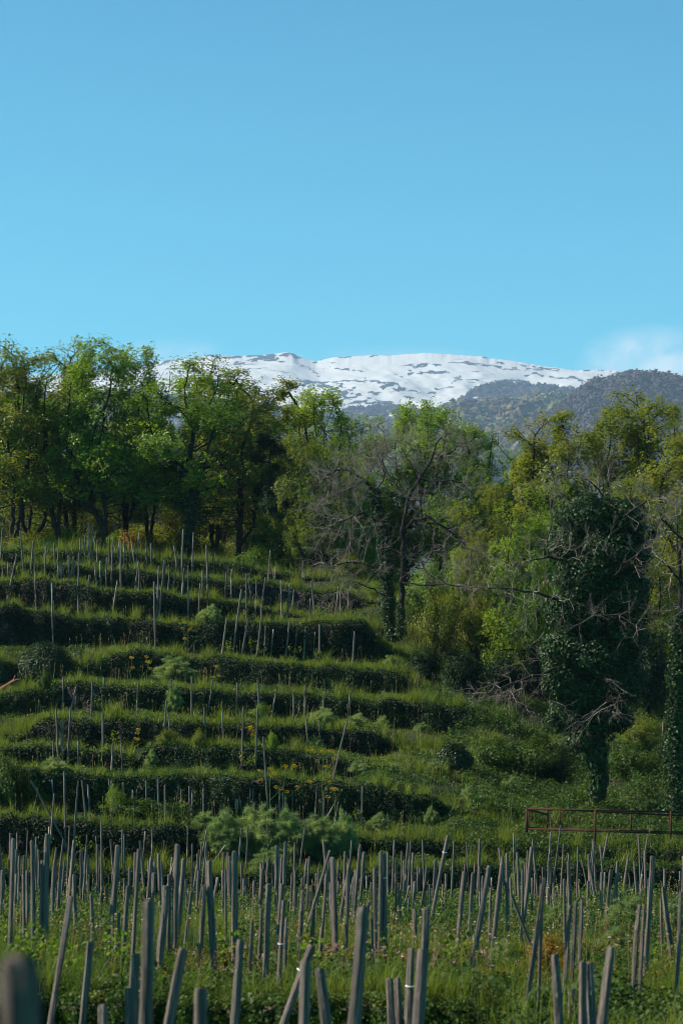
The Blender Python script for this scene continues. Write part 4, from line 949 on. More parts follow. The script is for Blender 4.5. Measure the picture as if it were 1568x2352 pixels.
# ------------------------------------------------------------------ ivy mounds
def mound(x, y, D, rx, ry, lab, bright=.3):
    c = PT(x, y + ry * .9, D); rng = np.random.default_rng(abs(int(x)))
    root = link('ivy_mound', None, loc=c); tag(root, lab, 'ivy mound', 'ivy mounds on the terraces')
    a = rx * D / FP; h = 1.9 * ry * D / FP
    th = np.linspace(0, 2 * math.pi, 28, endpoint=False); ph = np.linspace(0, math.pi / 2, 9)
    T, Pp = np.meshgrid(th, ph); lb = .88 + .2 * fbm(T * 1.5, Pp * 2, 3, int(x))
    lb[:, -1] = lb[:, 0]
    V = np.stack([a * np.cos(T) * np.cos(Pp) * lb, a * .75 * np.sin(T) * np.cos(Pp) * lb, h * np.sin(Pp) * lb - .15], -1)
    F = [[i * 28 + j, i * 28 + (j + 1) % 28, (i + 1) * 28 + (j + 1) % 28, (i + 1) * 28 + j] for i in range(8) for j in range(28)]
    link('rubble', mesh('rubble', V.reshape(-1, 3), np.array(F), M['soil'], smooth=True), root)
    n = int(5200 * a * h); d = rdir(n, rng); d[:, 2] = np.abs(d[:, 2]); lb = .93 + .25 * (fbm(d[:, 0] * 3 + x, d[:, 2] * 3, 3, 5)) 
    C = d * np.array([a, a * .75, h]) * (lb * rng.uniform(.93, 1.07, n))[:, None] - np.array([0, 0, .12])
    V, F = leaves(C, d + np.array([-.1, 0, .2]), .034 * rng.uniform(.6, 1.3, n), rng, spread=.6)
    link('ivy', mesh('ivy', V, F, M['gloss'], np.clip(rng.uniform(0, .5, n) + bright * (d[:, 0] < -.2), 0, 1)), root)  # left-side leaves tinted paler: sunlight on that flank painted into the leaf colour
mound(105, 1515, 78.2, 68, 38, 'large ivy mound with a sunlit left flank at the left of the slope')
mound(1040, 1730, 66.5, 42, 30, 'small dark ivy mound with a pale left rim right of the terraces')
mound(-5, 1535, 76.5, 30, 22, 'low ivy mound at the left edge beside the large one')
mound(190, 1500, 80, 26, 12, 'tiny ivy hump right of the large mound')

# ------------------------------------------------------------------ rusty frame
D0 = 57.6
def rail(pts, s, nm, root, org):
    P0 = np.array([p for p in pts[:-1]]) - org; P1 = np.array(pts[1:]) - org
    d = unit(P1 - P0); V, F = [], []
    for a, b, dd in zip(P0, P1, d):
        u = unit(np.cross(dd, [0, 0, 1.]) if abs(dd[2]) < .9 else np.array([1., 0, 0])); v = np.cross(dd, u)
        k = len(V)
        for e in (a - dd * s * .5, b + dd * s * .5):
            for su, sv in ((-1, -1), (1, -1), (1, 1), (-1, 1)): V.append(e + (u * su + v * sv) * s / 2)
        for j in range(4): F.append([k + j, k + (j + 1) % 4, k + 4 + (j + 1) % 4, k + 4 + j])
        F += [[k + 3, k + 2, k + 1, k], [k + 4, k + 5, k + 6, k + 7]]
    o = link(nm, mesh(nm, V, np.array(F), M['rust']), root); return o
def fr(cx_, cy_, D): return PT(976 + .3775 * cx_, 1550 + .3775 * cy_, D)
org = fr(1100, 1000, D0); root = link('metal_frame', None, loc=org)
tag(root, 'long rusty open box frame of welded iron bars standing in the grass at the right', 'metal frame')
rail([fr(622, 815, D0), fr(1568, 836, D0), fr(2100, 848, D0)], .045, 'top_rail', root, org)
rail([fr(622, 937, D0), fr(1568, 967, D0), fr(2100, 985, D0)], .045, 'bottom_rail', root, org)
D1 = D0 + 1.0
rail([fr(745, 816, D1 - .5), fr(1568, 858, D1), fr(2100, 880, D1)], .042, 'top_rail', root, org)
rail([fr(745, 936, D1), fr(1568, 957, D1), fr(2100, 975, D1)], .04, 'bottom_rail', root, org)
rail([fr(630, 822, D0), fr(745, 850, D1)], .038, 'cross_rail', root, org); rail([fr(630, 930, D0), fr(745, 936, D1)], .038, 'cross_rail', root, org)
for x, y0, y1, D, s in ((618, 812, 950, D0, .05), (1033, 826, 1030, D0 - .05, .045), (1492, 836, 1010, D0 - .05, .045), (1950, 842, 1010, D0 - .05, .045), (743, 800, 938, D1, .05), (820, 832, 945, D1, .035), (1250, 848, 950, D1, .035), (1700, 860, 960, D1, .035), (629, 815, 938, D0 + .25, .03)):
    rail([fr(x, y0, D), fr(x, y1, D)], s, 'post', root, org)

# ------------------------------------------------------------------ fennel
def fennel(seed, H, Wd, nl, per):
    rng = np.random.default_rng(seed); S0, S1, C0, C1 = [], [], [], []
    for k in range(nl):
        a = rng.uniform(0, 6.28); q = Wd * rng.uniform(.15, 1.05) ** .8; h = H * (1 - .5 * (q / Wd) ** 2) * rng.uniform(.5, 1.08)
        p0 = np.zeros(3); p1 = np.array([.25 * q * math.cos(a), .25 * q * math.sin(a), h * 1.05]); p2 = np.array([q * math.cos(a), q * math.sin(a), h * rng.uniform(.7, 1)])
        B = lambda t: (1 - t) ** 2 * p0 + 2 * t * (1 - t) * p1 + t * t * p2
        tt = np.linspace(0, 1, 6); pts = [B(t) for t in tt]; S0 += pts[:-1]; S1 += pts[1:]
        t = rng.uniform(.22, 1.03, per)[:, None]; c = B(t); w_ = Wd * .15 * (1.25 - np.abs(t - .6) * 1.8)
        d = rdir(per, rng) * np.array([1, 1, .6]); c = c + d * w_ * rng.uniform(0, .75, (per, 1))
        g = unit(d + rng.normal(0, .3, (per, 3)) + np.array([.5 * math.cos(a), .5 * math.sin(a), -.05])); C0.append(c); C1.append(c + g * rng.uniform(.05, .15, (per, 1)))
    C0 = np.concatenate(C0); C1 = np.concatenate(C1); n = len(C0); u = unit(np.cross(C1 - C0, rdir(n, rng))) * .0036
    C0[:, 2] = np.maximum(C0[:, 2], .02)
    V = np.stack([C0 - u, C0 + u, C1], 1).reshape(-1, 3); F = np.arange(3 * n).reshape(-1, 3)
    tint = np.clip(.1 + .7 * fbm(C0[:, 0] * 5, C0[:, 2] * 5, 2, seed) + rng.uniform(0, .3, n), 0, 1)
    return [('stems', mesh('stems', *tubes(S0, S1, np.full(len(S0), .007), np.full(len(S0), .006), 4), M['stem'])), ('fronds', mesh('fronds', V, F, M['fennel'], tint))]
FE = [fennel(51, 1.0, .66, 110, 330), fennel(52, .75, .62, 80, 300), fennel(53, .6, .58, 60, 280)]
FENNELS = [  # x, y foot, D, width px, height px
 (510, 1960, 58.4, 150, 115, 'left lobe of the big feathery fennel thicket below the second terrace'),
 (590, 1975, 58.2, 165, 140, 'tallest fennel of the big thicket, left of its middle'),
 (665, 1975, 58.3, 165, 130, 'fennel in the middle of the big thicket'),
 (735, 1975, 58.2, 150, 115, 'fennel at the right of the big thicket'),
 (790, 1960, 58.6, 90, 115, 'last fennel at the right end of the big thicket'),
 (470, 1930, 58.8, 80, 75, 'low fennel at the left end of the big thicket'),
 (620, 2010, 54.5, 115, 70, 'pale blue green fennel alone behind the stake field centre'),
 (482, 1440, 79.5, 78, 58, 'round pale fennel on the fourth terrace from the top beside its stake'),
 (400, 1570, 75.5, 125, 70, 'wide grey green fennel above the fifth wall, beside the tall umbel'),
 (398, 1610, 75, 60, 50, 'small fennel hanging in front of the fifth wall'),
 (125, 1795, 62, 95, 62, 'soft fennel at the left above the lowest long wall'),
 (165, 1800, 61.8, 60, 35, 'fennel tuft right beside the soft one at the left'),
 (350, 1765, 63.5, 50, 50, 'narrow pale fennel at the left corner of the third wall'),
 (740, 1665, 70.2, 90, 48, 'left fennel of the row of three on the fourth terrace'),
 (820, 1668, 70, 75, 36, 'middle fennel of the row of three on the fourth terrace'),
 (877, 1675, 69.9, 45, 36, 'right fennel of the row of three on the fourth terrace'),
 (968, 1685, 70, 55, 30, 'small fennel alone on the bank under the shaded wall'),
 (895, 1535, 78.6, 48, 36, 'small yellow green fennel at the end of a wall near the dark trunks'),
 (725, 1720, 66.2, 55, 35, 'fennel tuft right of the broom bush on the third terrace'),
 (825, 1775, 63.5, 75, 38, 'flat fennel below the shaded right end of the third wall'),
 (905, 1775, 63.5, 50, 28, 'little fennel right of the flat one'),
 (1000, 1780, 62.5, 55, 40, 'blue green fennel in shade left of the small ivy mound'),
 (1170, 1825, 61, 70, 50, 'bluish fennel in the bramble left of the ivy tree'),
 (1075, 1845, 60.3, 65, 50, 'fennel at the right end of the second wall'),
 (870, 1905, 59, 70, 45, 'fennel in the grass right of the big thicket'),
 (990, 1885, 59.5, 45, 40, 'small dim fennel in the hollow below the second wall end'),
 (1195, 2030, 54.8, 80, 75, 'yellow green fennel at the back of the stake field, right'),
 (1275, 2160, 38, 90, 90, 'grey green fennel among the stakes left of the orange tuft'),
 (1440, 2130, 38, 150, 80, 'large soft fennel among the stakes at right'),
 (1410, 2195, 31, 120, 75, 'lower fennel below the large one among the right stakes'),
 (1150, 2230, 27, 90, 80, 'bushy fennel at the foot of the leaning stakes'),
 (1425, 2290, 24.5, 90, 75, 'dim fennel in the near field at right'),
 (1540, 2130, 36, 80, 70, 'fennel cut by the right edge among the stakes'),
 (880, 2010, 54.6, 60, 60, 'yellow green fennel behind the tied pair of stakes'),
]
for i, (x, y, D, wp, hp, lab) in enumerate(FENNELS):
    if y < 2045: D = foot_of(x, y, .03, True)
    X = (x - 784) * D / FP; z = float(ground(X, D)[0]); k = i % 3 if wp < 120 else 0
    ztop = (YH - (y - hp)) * D / FP + ZC; sx = wp * D / FP / 2 / .80; sz = max(ztop - z, hp * D / FP * .6) / (1.1, .85, .7)[k]
    r_ = put_tree(FE[k], 'fennel', (X, D, z), 1, i * 1.3, lab, 'fennel plant', 'wild fennel plants'); r_.scale = (sx, sx, sz)

# tall flowering umbels
def umbel_plant(x, y0, y1, D, nh, lab, orange=.5):
    rng = np.random.default_rng(abs(int(x))); b = PT(x, y0, D); b[2] = float(ground(b[0], D)[0]); H = PT(x, y1, D)[2] - b[2]
    root = link('giant_fennel', None, loc=b); tag(root, lab, 'flowering umbel', 'tall flowering umbels')
    S0, S1, r0 = [], [], []; ends = []; mid = []
    p = np.zeros(3); 
    for k in range(4):
        q = np.array([rng.normal(0, .02), rng.normal(0, .02), H * (k + 1) * .22]); S0.append(p); S1.append(q); r0.append(.014 - .002 * k); mid.append(q); p = q
    for k in range(nh):
        m = mid[rng.integers(1, 4)]; a = rng.uniform(0, 6.28); L_ = H * rng.uniform(.14, .3)
        e = m + np.array([math.cos(a) * L_ * .8, math.sin(a) * L_ * .4, L_ * rng.uniform(.5, 1)]); e[2] = min(e[2], H); S0.append(m); S1.append(e); r0.append(.007); ends.append(e)
    ends.append(np.array([0, 0, H])); S0.append(p); S1.append(ends[-1]); r0.append(.008)
    link('stalk', mesh('stalk', *tubes(S0, S1, r0, np.array(r0) * .7, 5), M['stem']), root)
    for e in ends:
        n = 46; d = rdir(n, rng); C = d * .055 * np.array([1.15, 1.15, .7]); C[:, 2] += .03
        V, F = leaves(C, d, .014, rng); Vs, Fs = tubes(np.zeros((10, 3)), C[:10], np.full(10, .002), np.full(10, .002), 3)
        link('umbel', mesh('umbel', V, F, M['flower'], np.clip(rng.uniform(0, .6, n) + .3 * (1 - orange), 0, 1)), root, loc=e)
for a in [(425, 1515, 1432, 79, 6, 'tall umbel with orange heads on the sixth terrace behind the wide fennel', .9),
          (302, 1545, 1512, 77, 3, 'small yellow umbel left of the wide fennel', .2), (337, 1545, 1510, 77, 4, 'small yellow umbel touching the left of the wide fennel', .2),
          (496, 1585, 1533, 75, 3, 'small orange umbel above the fifth wall, right of the wide fennel', .6),
          (318, 1718, 1678, 67, 4, 'low yellow umbel on the third terrace at left', .3), (578, 1720, 1672, 67, 6, 'bright yellow umbel between two stakes on the third terrace', .1),
          (620, 1870, 1768, 60.0, 4, 'left tall umbel rising out of the big fennel thicket', .7), (655, 1860, 1762, 60, 5, 'second tall umbel rising out of the big fennel thicket', .5),
          (741, 1870, 1728, 60.2, 9, 'tallest branching umbel with orange heads at the right of the big thicket', .9), (770, 1870, 1815, 59.4, 3, 'short umbel beside the leaning stakes right of the thicket', .7)]:
    umbel_plant(*a)

# ------------------------------------------------------------------ stakes: top x,y, foot x,y, width - in crop units, with the crop's offset
SK = [
(0, 1177, "t1", "20,108,8,310,12 38,125,35,230,10 92,140,92,240,10 145,128,162,365,12 200,180,200,240,8 230,102,222,210,10 233,200,220,360,14 272,82,270,250,12 318,125,320,240,12 322,235,315,400,14 352,158,355,240,10 380,210,376,350,12 405,250,405,370,12 432,80,430,240,12 478,140,476,250,8 495,120,475,250,10 523,145,528,240,10 562,178,562,270,10 596,160,592,330,12 620,80,622,340,12 625,200,626,360,12 647,98,648,290,12 680,190,679,290,10 765,168,760,290,10 790,198,783,400,12 865,135,863,285,12 902,142,905,280,10 915,190,928,285,10 832,205,830,290,8 843,200,842,410,14 973,138,960,280,12 1022,198,1020,400,12 1052,215,1056,380,12 1073,155,1075,300,12 1103,158,1112,300,12 1160,170,1160,290,10 1278,118,1268,380,14 1337,125,1330,320,10 1350,140,1343,325,10 1212,230,1245,420,14 1225,255,1228,350,8 1365,208,1362,320,10 1404,270,1402,330,10 1440,225,1445,450,14 1427,250,1424,330,10 1480,305,1480,430,10 1527,150,1522,320,12"),
(0, 1177, "t2", "20,365,20,465,12 55,345,58,465,10 120,292,82,475,14 232,310,245,460,12 242,360,246,465,10 415,375,425,450,12 432,335,430,460,12 480,300,480,440,12 515,305,492,440,12 520,330,512,460,10 553,282,550,475,14 660,355,672,500,14 700,338,702,530,14 748,315,738,520,12 833,455,842,525,10 968,338,945,520,14 970,380,968,545,12 1108,372,1103,550,14 1145,335,1125,540,14 1150,378,1135,540,12 1185,395,1170,550,12 1230,400,1210,505,10 1285,390,1270,580,14 1310,370,1312,590,12 1412,405,1410,545,10"),
(0, 1177, "t3", "362,490,366,700,12 627,435,597,690,14 823,475,795,660,14 1078,482,1083,755,14 1395,495,1387,670,12 1448,500,1450,625,12 738,710,795,890,10"),
(459, 1177, "t1", "327,160,312,330,10 345,215,343,325,10 242,268,240,320,8 263,285,262,330,8 445,308,438,370,8 460,308,458,390,10 492,265,480,470,14 570,250,570,360,14 620,255,600,380,10 655,350,655,400,10 645,360,645,380,6 753,270,755,375,10 785,305,778,385,8 525,380,520,470,10 720,335,717,460,14 728,390,727,450,8 828,342,830,410,8 850,358,850,420,10 888,340,888,430,12 918,315,918,455,10 906,365,905,430,8 968,312,962,400,10 1033,320,1030,400,10"),
(459, 1177, "t2", "187,415,175,600,14 223,395,216,600,12 322,425,322,640,14 340,478,365,615,12 395,465,390,640,10 460,452,430,640,14 565,475,570,690,12 628,495,610,700,12 657,542,640,700,10 775,482,800,720,14 770,600,770,750,10 965,520,945,710,12 975,545,978,720,12 1035,540,1030,690,12"),
(459, 1177, "t3", "293,535,262,760,14 425,640,432,760,12 190,735,160,965,14 335,740,295,975,14 428,755,398,985,14 460,795,450,965,12 512,815,497,980,12 623,765,600,1000,14 682,800,658,1005,12 733,812,722,1010,14 802,832,792,1000,10 835,778,835,1035,14 1077,828,1063,1040,14"),
(0, 1521.4, "t4", "445,100,438,320,14 535,165,498,320,12 645,128,638,350,14 730,105,710,325,14 963,140,958,320,12 1192,118,1192,310,12 1336,100,1333,370,12 1483,118,1450,350,12 390,322,402,575,14 440,390,438,580,14 493,318,478,580,14 717,350,717,580,16 1160,270,1142,485,14 1175,350,1185,510,10 1422,310,1435,510,14 1548,340,1555,530,12 370,550,370,655,12 545,548,545,720,12 788,560,778,750,14 840,510,850,690,8"),
(459, 1521.4, "t4", "262,140,255,370,12 406,122,416,380,16 540,160,505,340,12 652,200,652,370,10 733,158,730,340,14 868,205,860,330,12 1042,228,1048,370,12 305,308,298,570,14 405,320,393,600,14 740,388,750,560,12 830,405,838,540,12 1025,408,970,640,14 440,518,458,790,14"),
(0, 1521.4, "t5", "133,795,150,1000,14 68,912,68,990,12 92,875,98,1000,12 207,795,212,1020,14 215,820,365,1095,16 292,882,280,1030,14 365,818,370,950,12 382,915,370,1075,14 447,760,455,1120,14 548,825,532,1090,14 573,820,598,1080,14 615,852,625,1030,14 760,812,768,1010,12 778,828,788,990,14 810,850,825,1030,12 860,838,872,1010,16 926,888,928,1060,12 957,885,948,1040,12 1020,822,1018,1050,12 1063,892,1065,1030,12 1077,902,1077,1030,12 1103,800,1112,1080,16 1152,853,1153,1090,14 1245,852,1228,1050,14 1265,888,1255,1060,12 1322,862,1315,1080,14 1343,892,1338,1060,12 1420,850,1390,1060,14 1420,880,1420,1080,12 1446,850,1448,1000,14 1488,918,1482,975,12"),
(459, 1521.4, "t5", "245,880,247,970,12 257,878,262,970,10 270,900,282,970,10 352,877,350,960,12 372,887,370,950,10 418,915,418,950,10 552,855,553,960,10 645,888,645,940,12 577,903,577,960,10 818,862,808,1020,16 825,900,840,990,12 865,905,865,980,14 990,885,925,1005,12 965,970,958,1010,10 1132,865,1125,1110,14 1103,995,1118,1080,12 603,940,600,990,10"),
(0, 1865.9, "f", "95,180,75,940,34 75,145,72,500,20 120,142,122,300,12 120,256,110,560,22 12,290,5,500,18 22,402,10,740,36 110,430,98,760,24 138,302,135,640,20 165,302,162,640,14 195,125,182,400,12 258,170,240,400,14 225,197,230,960,34 160,438,170,920,26 192,405,190,760,26 272,258,270,600,20 288,357,282,950,28 335,150,325,960,40 345,98,345,200,12 380,378,372,780,28 390,330,388,560,18 425,372,400,740,26 453,336,440,600,18 488,92,478,330,14 520,192,480,560,28 515,332,510,500,16 525,432,535,830,32 495,585,340,1640,50 608,155,595,400,12 614,292,622,580,22 560,458,565,560,14 595,400,575,640,14 636,575,640,900,30 633,898,560,1700,50 708,52,708,370,14 670,168,675,330,10 695,370,690,600,16 680,412,675,600,20 712,430,706,620,22 655,465,655,600,14 740,532,748,620,12 750,490,752,600,10 790,375,768,620,16 825,228,760,960,44 858,118,855,330,14 868,150,866,400,12 868,508,865,640,20 868,458,866,620,14 905,386,895,640,22 893,510,855,1020,32 830,700,828,950,24 945,278,938,560,26 975,255,925,1130,36 1013,133,1000,290,14 1060,115,1058,300,12 1148,196,1140,330,14 1000,370,985,570,18 1055,310,1030,600,24 1078,348,1075,560,24 1105,286,1112,640,24 1080,420,1068,610,40 1130,402,1132,520,16 1040,615,1015,1800,95 950,985,930,1700,55 900,1225,880,1700,55 1150,512,1115,1060,50 1178,432,1170,960,28 1200,312,1190,420,14 1215,345,1188,440,14 1243,222,1225,960,46 1285,320,1235,860,40 1295,465,1300,660,16 1280,948,1150,1700,80 1395,1230,1390,1800,100 710,1340,705,1800,75 1332,548,1290,900,30 1308,95,1305,310,12 1442,115,1410,290,12 1378,364,1350,560,24 1385,410,1375,700,20 1425,503,1400,1040,30 1345,375,1345,520,12 1440,316,1440,520,20 1465,337,1500,1080,50 1412,485,1408,640,16 1560,275,1555,480,16 1518,452,1490,620,26 1555,405,1550,700,30 1570,230,1495,340,12 165,990,160,1900,330"),
(516.7, 1865.9, "f", "70,270,70,1030,48 105,888,50,1640,62 115,112,98,300,14 160,96,150,330,12 294,88,290,250,14 558,105,530,320,14 28,358,35,660,18 5,400,10,800,20 118,352,120,620,18 130,462,125,640,24 150,455,150,620,14 205,475,198,680,20 188,760,172,1100,26 258,392,240,700,22 305,330,295,500,22 310,497,280,1110,44 255,670,235,1000,24 360,228,352,700,30 332,365,332,470,14 425,204,415,610,26 378,400,376,520,14 400,497,365,960,38 410,612,380,1140,38 432,735,420,1110,26 468,422,460,680,16 492,408,480,650,16 503,516,490,680,20 590,308,575,660,20 543,445,525,690,16 550,543,520,1000,30 606,507,603,690,18 585,533,580,640,14 620,668,615,1010,30 655,385,640,700,18 635,425,630,520,12 730,265,560,830,26 705,432,660,970,30 715,530,705,640,18 750,312,765,960,44 735,485,745,820,24 795,333,785,480,18 792,480,785,600,16 858,320,856,420,14 873,333,800,760,26 830,405,822,540,16 858,422,845,1000,28 908,402,885,680,20 895,448,870,640,18 942,236,895,750,28 968,275,935,660,26 986,442,985,600,16 605,925,330,1640,60 560,1035,530,1700,85 660,1090,740,1700,80 965,660,880,1640,90 1000,625,985,920,36 1045,384,1050,980,30 1020,487,1012,640,18 1020,742,1030,990,24 1085,270,1075,960,30 1103,285,1110,960,38 1145,1155,1180,1750,58 1195,1155,1208,1750,55 1188,422,1195,640,20 1188,490,1186,760,16 1220,540,1215,760,32 1242,338,1235,500,14 1258,430,1255,640,16 1285,510,1240,680,14 1278,600,1275,700,16 1300,420,1300,520,12 1323,480,1315,660,24 1340,378,1345,560,14 1358,385,1355,520,16 1320,675,1320,900,34 1408,378,1360,700,18 1390,550,1388,660,16 1395,670,1335,1700,60 1425,500,1425,700,20 1465,325,1470,560,20 1500,350,1490,480,16 1553,160,1430,800,28 1520,500,1515,650,18 1355,512,1350,560,18 1300,945,1280,1700,60 1370,950,1320,1700,80 1540,430,1530,640,22"),
(1051.2, 1865.9, "f", "60,205,68,360,10 150,205,140,350,12 45,412,5,940,36 48,360,45,420,10 105,420,75,900,30 118,348,115,420,12 148,375,150,640,16 172,442,165,620,18 155,555,152,680,16 220,370,100,1060,38 228,525,220,860,24 235,455,235,530,14 310,350,235,1020,36 343,282,348,800,26 365,456,378,700,18 385,145,386,260,12 398,160,400,265,12 515,240,440,850,30 388,348,405,640,14 450,402,440,860,24 470,350,468,560,16 370,572,545,1020,24 600,455,490,1240,34 575,498,560,1270,28 643,138,640,260,10 715,88,685,320,14 588,380,592,500,16 602,388,605,520,14 572,442,572,540,14 535,425,532,600,14 515,455,512,700,18 645,427,645,620,24 670,398,668,520,12 665,492,663,620,18 625,492,622,620,16 695,522,693,600,20 718,505,716,580,12 770,338,772,780,30 738,462,745,950,24 785,650,745,1180,32 822,618,790,1140,30 860,610,848,1040,28 1043,150,1005,360,16 915,290,925,480,22 910,345,960,640,22 838,476,850,600,14 870,555,870,600,14 908,478,905,700,20 965,522,965,600,12 998,418,990,700,26 1020,418,1015,600,14 1065,400,1035,740,26 1115,340,1095,740,26 1255,168,1265,390,14 1320,170,1285,400,12 1190,437,1200,540,14 1240,450,1238,560,14 1282,430,1270,580,18 1255,480,1253,560,12 1298,528,1295,590,16 1355,305,1310,1100,34 1325,460,1320,660,14 1270,645,1225,1200,36 1295,640,1265,1200,26 1437,395,1437,560,22 1432,516,1490,1040,36 1415,602,1425,1060,20 1545,410,1542,560,16 1552,558,1520,1220,30 1565,305,1562,520,14 1525,555,1525,610,14 670,990,700,1700,65 790,1230,815,1750,55 870,1040,870,1750,70 915,1045,922,1750,65 1075,940,990,1700,75 1010,1440,1010,1800,70 1130,560,1130,740,14 1080,540,1070,740,14"),
(976, 1550, "e", "1250,322,1245,420,10 1325,310,1335,430,12 1340,305,1395,420,8 1448,285,1445,420,12"),
]
def stake_mesh(seed, k=10, n=14, split=0):
    """unit length, unit radius; knobbly, slightly crooked, bevelled cut top"""
    rng = np.random.default_rng(seed); t = np.concatenate([[0], np.linspace(.02, .985, n), [1.0]]); V = []
    th = np.linspace(0, 2 * math.pi, k, endpoint=False); bx_, by_ = rng.uniform(-1, 1, 2); ph = rng.uniform(0, 6, 3)
    flat = rng.uniform(.8, 1.0); tilt = rng.uniform(-.25, .25)
    for j, s in enumerate(t):
        r = (1.06 - .16 * s) * (1 + .10 * np.sin(s * 9 + ph[0]) * rng.uniform(.3, 1)) * (1 + .08 * np.cos(3 * th + ph[1]) + .05 * np.cos(5 * th + 4 * s + ph[2]) + rng.normal(0, .02, k))
        if rng.uniform() < .12: r = r * (1 + .22 * np.maximum(0, np.cos(th - rng.uniform(0, 6))) ** 3)
        if split: r = r * (1 - .30 * np.exp(-(((th - ph[2] - .25 * math.sin(s * 5) + math.pi) % 6.2832 - math.pi) / .22) ** 2) * (s > .25)) * (1 + .05 * np.sin(11 * th + 3 * s))
        if j == len(t) - 1: r = r * .80
        ox = .55 * bx_ * math.sin(s * 3.1) + .3 * by_ * math.sin(s * 6.5 + ph[0]); oy = .55 * by_ * math.sin(s * 2.7)
        z = s + (tilt * .012 * np.cos(th) if j >= len(t) - 2 else 0 * th)
        V.append(np.stack([ox + r * np.cos(th), oy + r * flat * np.sin(th), z], 1))
    V = np.concatenate(V); m = len(t); F = [[j * k + i, j * k + (i + 1) % k, (j + 1) * k + (i + 1) % k, (j + 1) * k + i] for j in range(m - 1) for i in range(k)]
    V = np.concatenate([V, V[-k:].mean(0)[None]]); T = [[(m - 1) * k + i, (m - 1) * k + (i + 1) % k, len(V) - 1] for i in range(k)]
    return V, np.array(F), np.array(T)
SKP = [stake_mesh(200 + i) for i in range(10)]; SKM = [mesh('vineyard_stake', V, [F, T], M['stake'], smooth=True) for V, F, T in SKP]
SKN = [stake_mesh(300 + i, 32, 44, 1) for i in range(6)]; SKNM = [mesh('vineyard_stake', V, [F, T], M['stake'], smooth=True) for V, F, T in SKN]
for me in SKM + SKNM:
    pass
recs = []; seen = []
for ox, oy, zone, s in SK:
    for it in s.split():
        a = list(map(float, it.split(','))); xt, yt, xb, yb, wd = a
        q = .3775 if zone == 'e' else .3295
        xt, xb = ox + q * xt, ox + q * xb; yt, yb = oy + q * yt, oy + q * yb; wd *= q
        if any(abs(xt - u) < 2.2 and abs(yt - v) < 5 for u, v in seen): continue
        seen.append((xt, yt))
        if yb > 2380: D = min(max(FP * .072 / wd, 3.4), 21.0)
        else: D = foot_of(xb, yb, .22 if zone == 'f' else .14)
        if zone == 'f' and yt < 1925 and yb < 2010: D = min(D, 56.6)
        xf = xb; X = (xf - 784) * D / FP; zg = float(ground(X, D)[0])
        top = PT(xt, yt, D); r = max(1.0 * wd * D / FP / 2, .013); r = min(r, .062)
        # run down the same lean to the ground
        lean = (top[0] - X) / max(top[2] - ((YH - yb) * D / FP + ZC), .05); H = top[2] - zg + .1
        foot = np.array([top[0] - lean * H, D, zg - .1]); dy = R.normal(0, .02) * H
        recs.append(dict(top=top + np.array([0, dy, 0]), foot=foot, r=r, x=xt, y=yt, xb=xb, yb=yb, D=D, zone=zone, area=wd * (min(yb, 2352) - yt), lean=lean))
for k in range(70):
    x = R.uniform(-10, 1575); D = R.uniform(46, 54.6); X = (x - 784) * D / FP; zg = float(ground(X, D)[0]); H = R.uniform(.95, 1.45); ln = R.normal(0, .06)
    top = np.array([X + ln * H, D + R.normal(0, .03), zg + H]); xx = 784 + FP * top[0] / D; yy = YH - FP * (top[2] - ZC) / D
    recs.append(dict(top=top, foot=np.array([X, D, zg - .1]), r=R.uniform(.02, .032), x=xx, y=yy, xb=x, yb=yy + 100, D=D, zone='f', area=300, lean=ln))
order = sorted(range(len(recs)), key=lambda i: -recs[i]['area']); big = set(order[:300])
print('STAKES', len(recs))
# which strip of the hillside each stands on, by distance
def strip(rc):
    if rc['zone'] == 'f':
        D = rc['D']
        return 'nearest' if D < 21.5 else 'near' if D < 31 else 'middle' if D < 42 else 'far'
    k = sum(1 for i in range(NW) if rc['D'] > float(wallD(i, np.array([rc['xb']]))[0]))
    return k
STN = {'nearest': 'row cut by the bottom edge', 'near': 'long near stakes', 'middle': 'mid-field stakes', 'far': 'back of the field'}
TN = {12: 'top terrace', 11: 'second terrace down', 10: 'third terrace down', 9: 'fourth terrace down', 8: 'fifth terrace down', 7: 'sixth terrace down', 6: 'sixth strip up', 5: 'fifth strip up', 4: 'fourth strip up', 3: 'third strip up', 2: 'second strip up', 1: 'foot of the field bank'}
groups = {}
for i, rc in enumerate(recs):
    rc['strip'] = strip(rc); sec = int(np.clip(rc['x'] / 1568 * 4, 0, 3)); rc['sec'] = sec
    groups.setdefault((rc['strip'], sec), []).append(i)
SEC = ['left', 'mid left', 'mid right', 'right']
def place(i, rc, o):
    v = Vector(rc['top'] - rc['foot']); L_ = v.length
    o.location = rc['foot']; o.rotation_mode = 'QUATERNION'
    o.rotation_quaternion = v.to_track_quat('Z', 'Y') @ __import__('mathutils').Quaternion((0, 0, 1), (i * 2.399) % 6.283)
    o.scale = (rc['r'], rc['r'], L_)
rng = np.random.default_rng(77); rest = []
TIES = {}
for key, ids in groups.items():
    ids.sort(key=lambda i: recs[i]['x'])
    for n_, i in enumerate(ids):
        rc = recs[i]
        if i not in big: rest.append(i); continue
        near = rc['D'] < 27
        o = link('vineyard_stake', (SKNM[i % 6] if near else SKM[i % 10])); place(i, rc, o)
        ln = rc['lean']; look = 'tilted' if abs(ln) > .25 else 'slanting' if abs(ln) > .07 else 'upright'
        where = STN[key[0]] if key[0] in STN else TN[max(1, key[0])]
        tag(o, '%s %s stake, %s, %s of the %s' % ('thick' if rc['r'] > .036 else 'thin', look, 'leftmost' if n_ == 0 else 'rightmost' if n_ == len(ids) - 1 else ordw(n_, 999) + ' from left', SEC[key[1]], where), 'stake', 'wooden vineyard stakes')
        rc['o'] = o
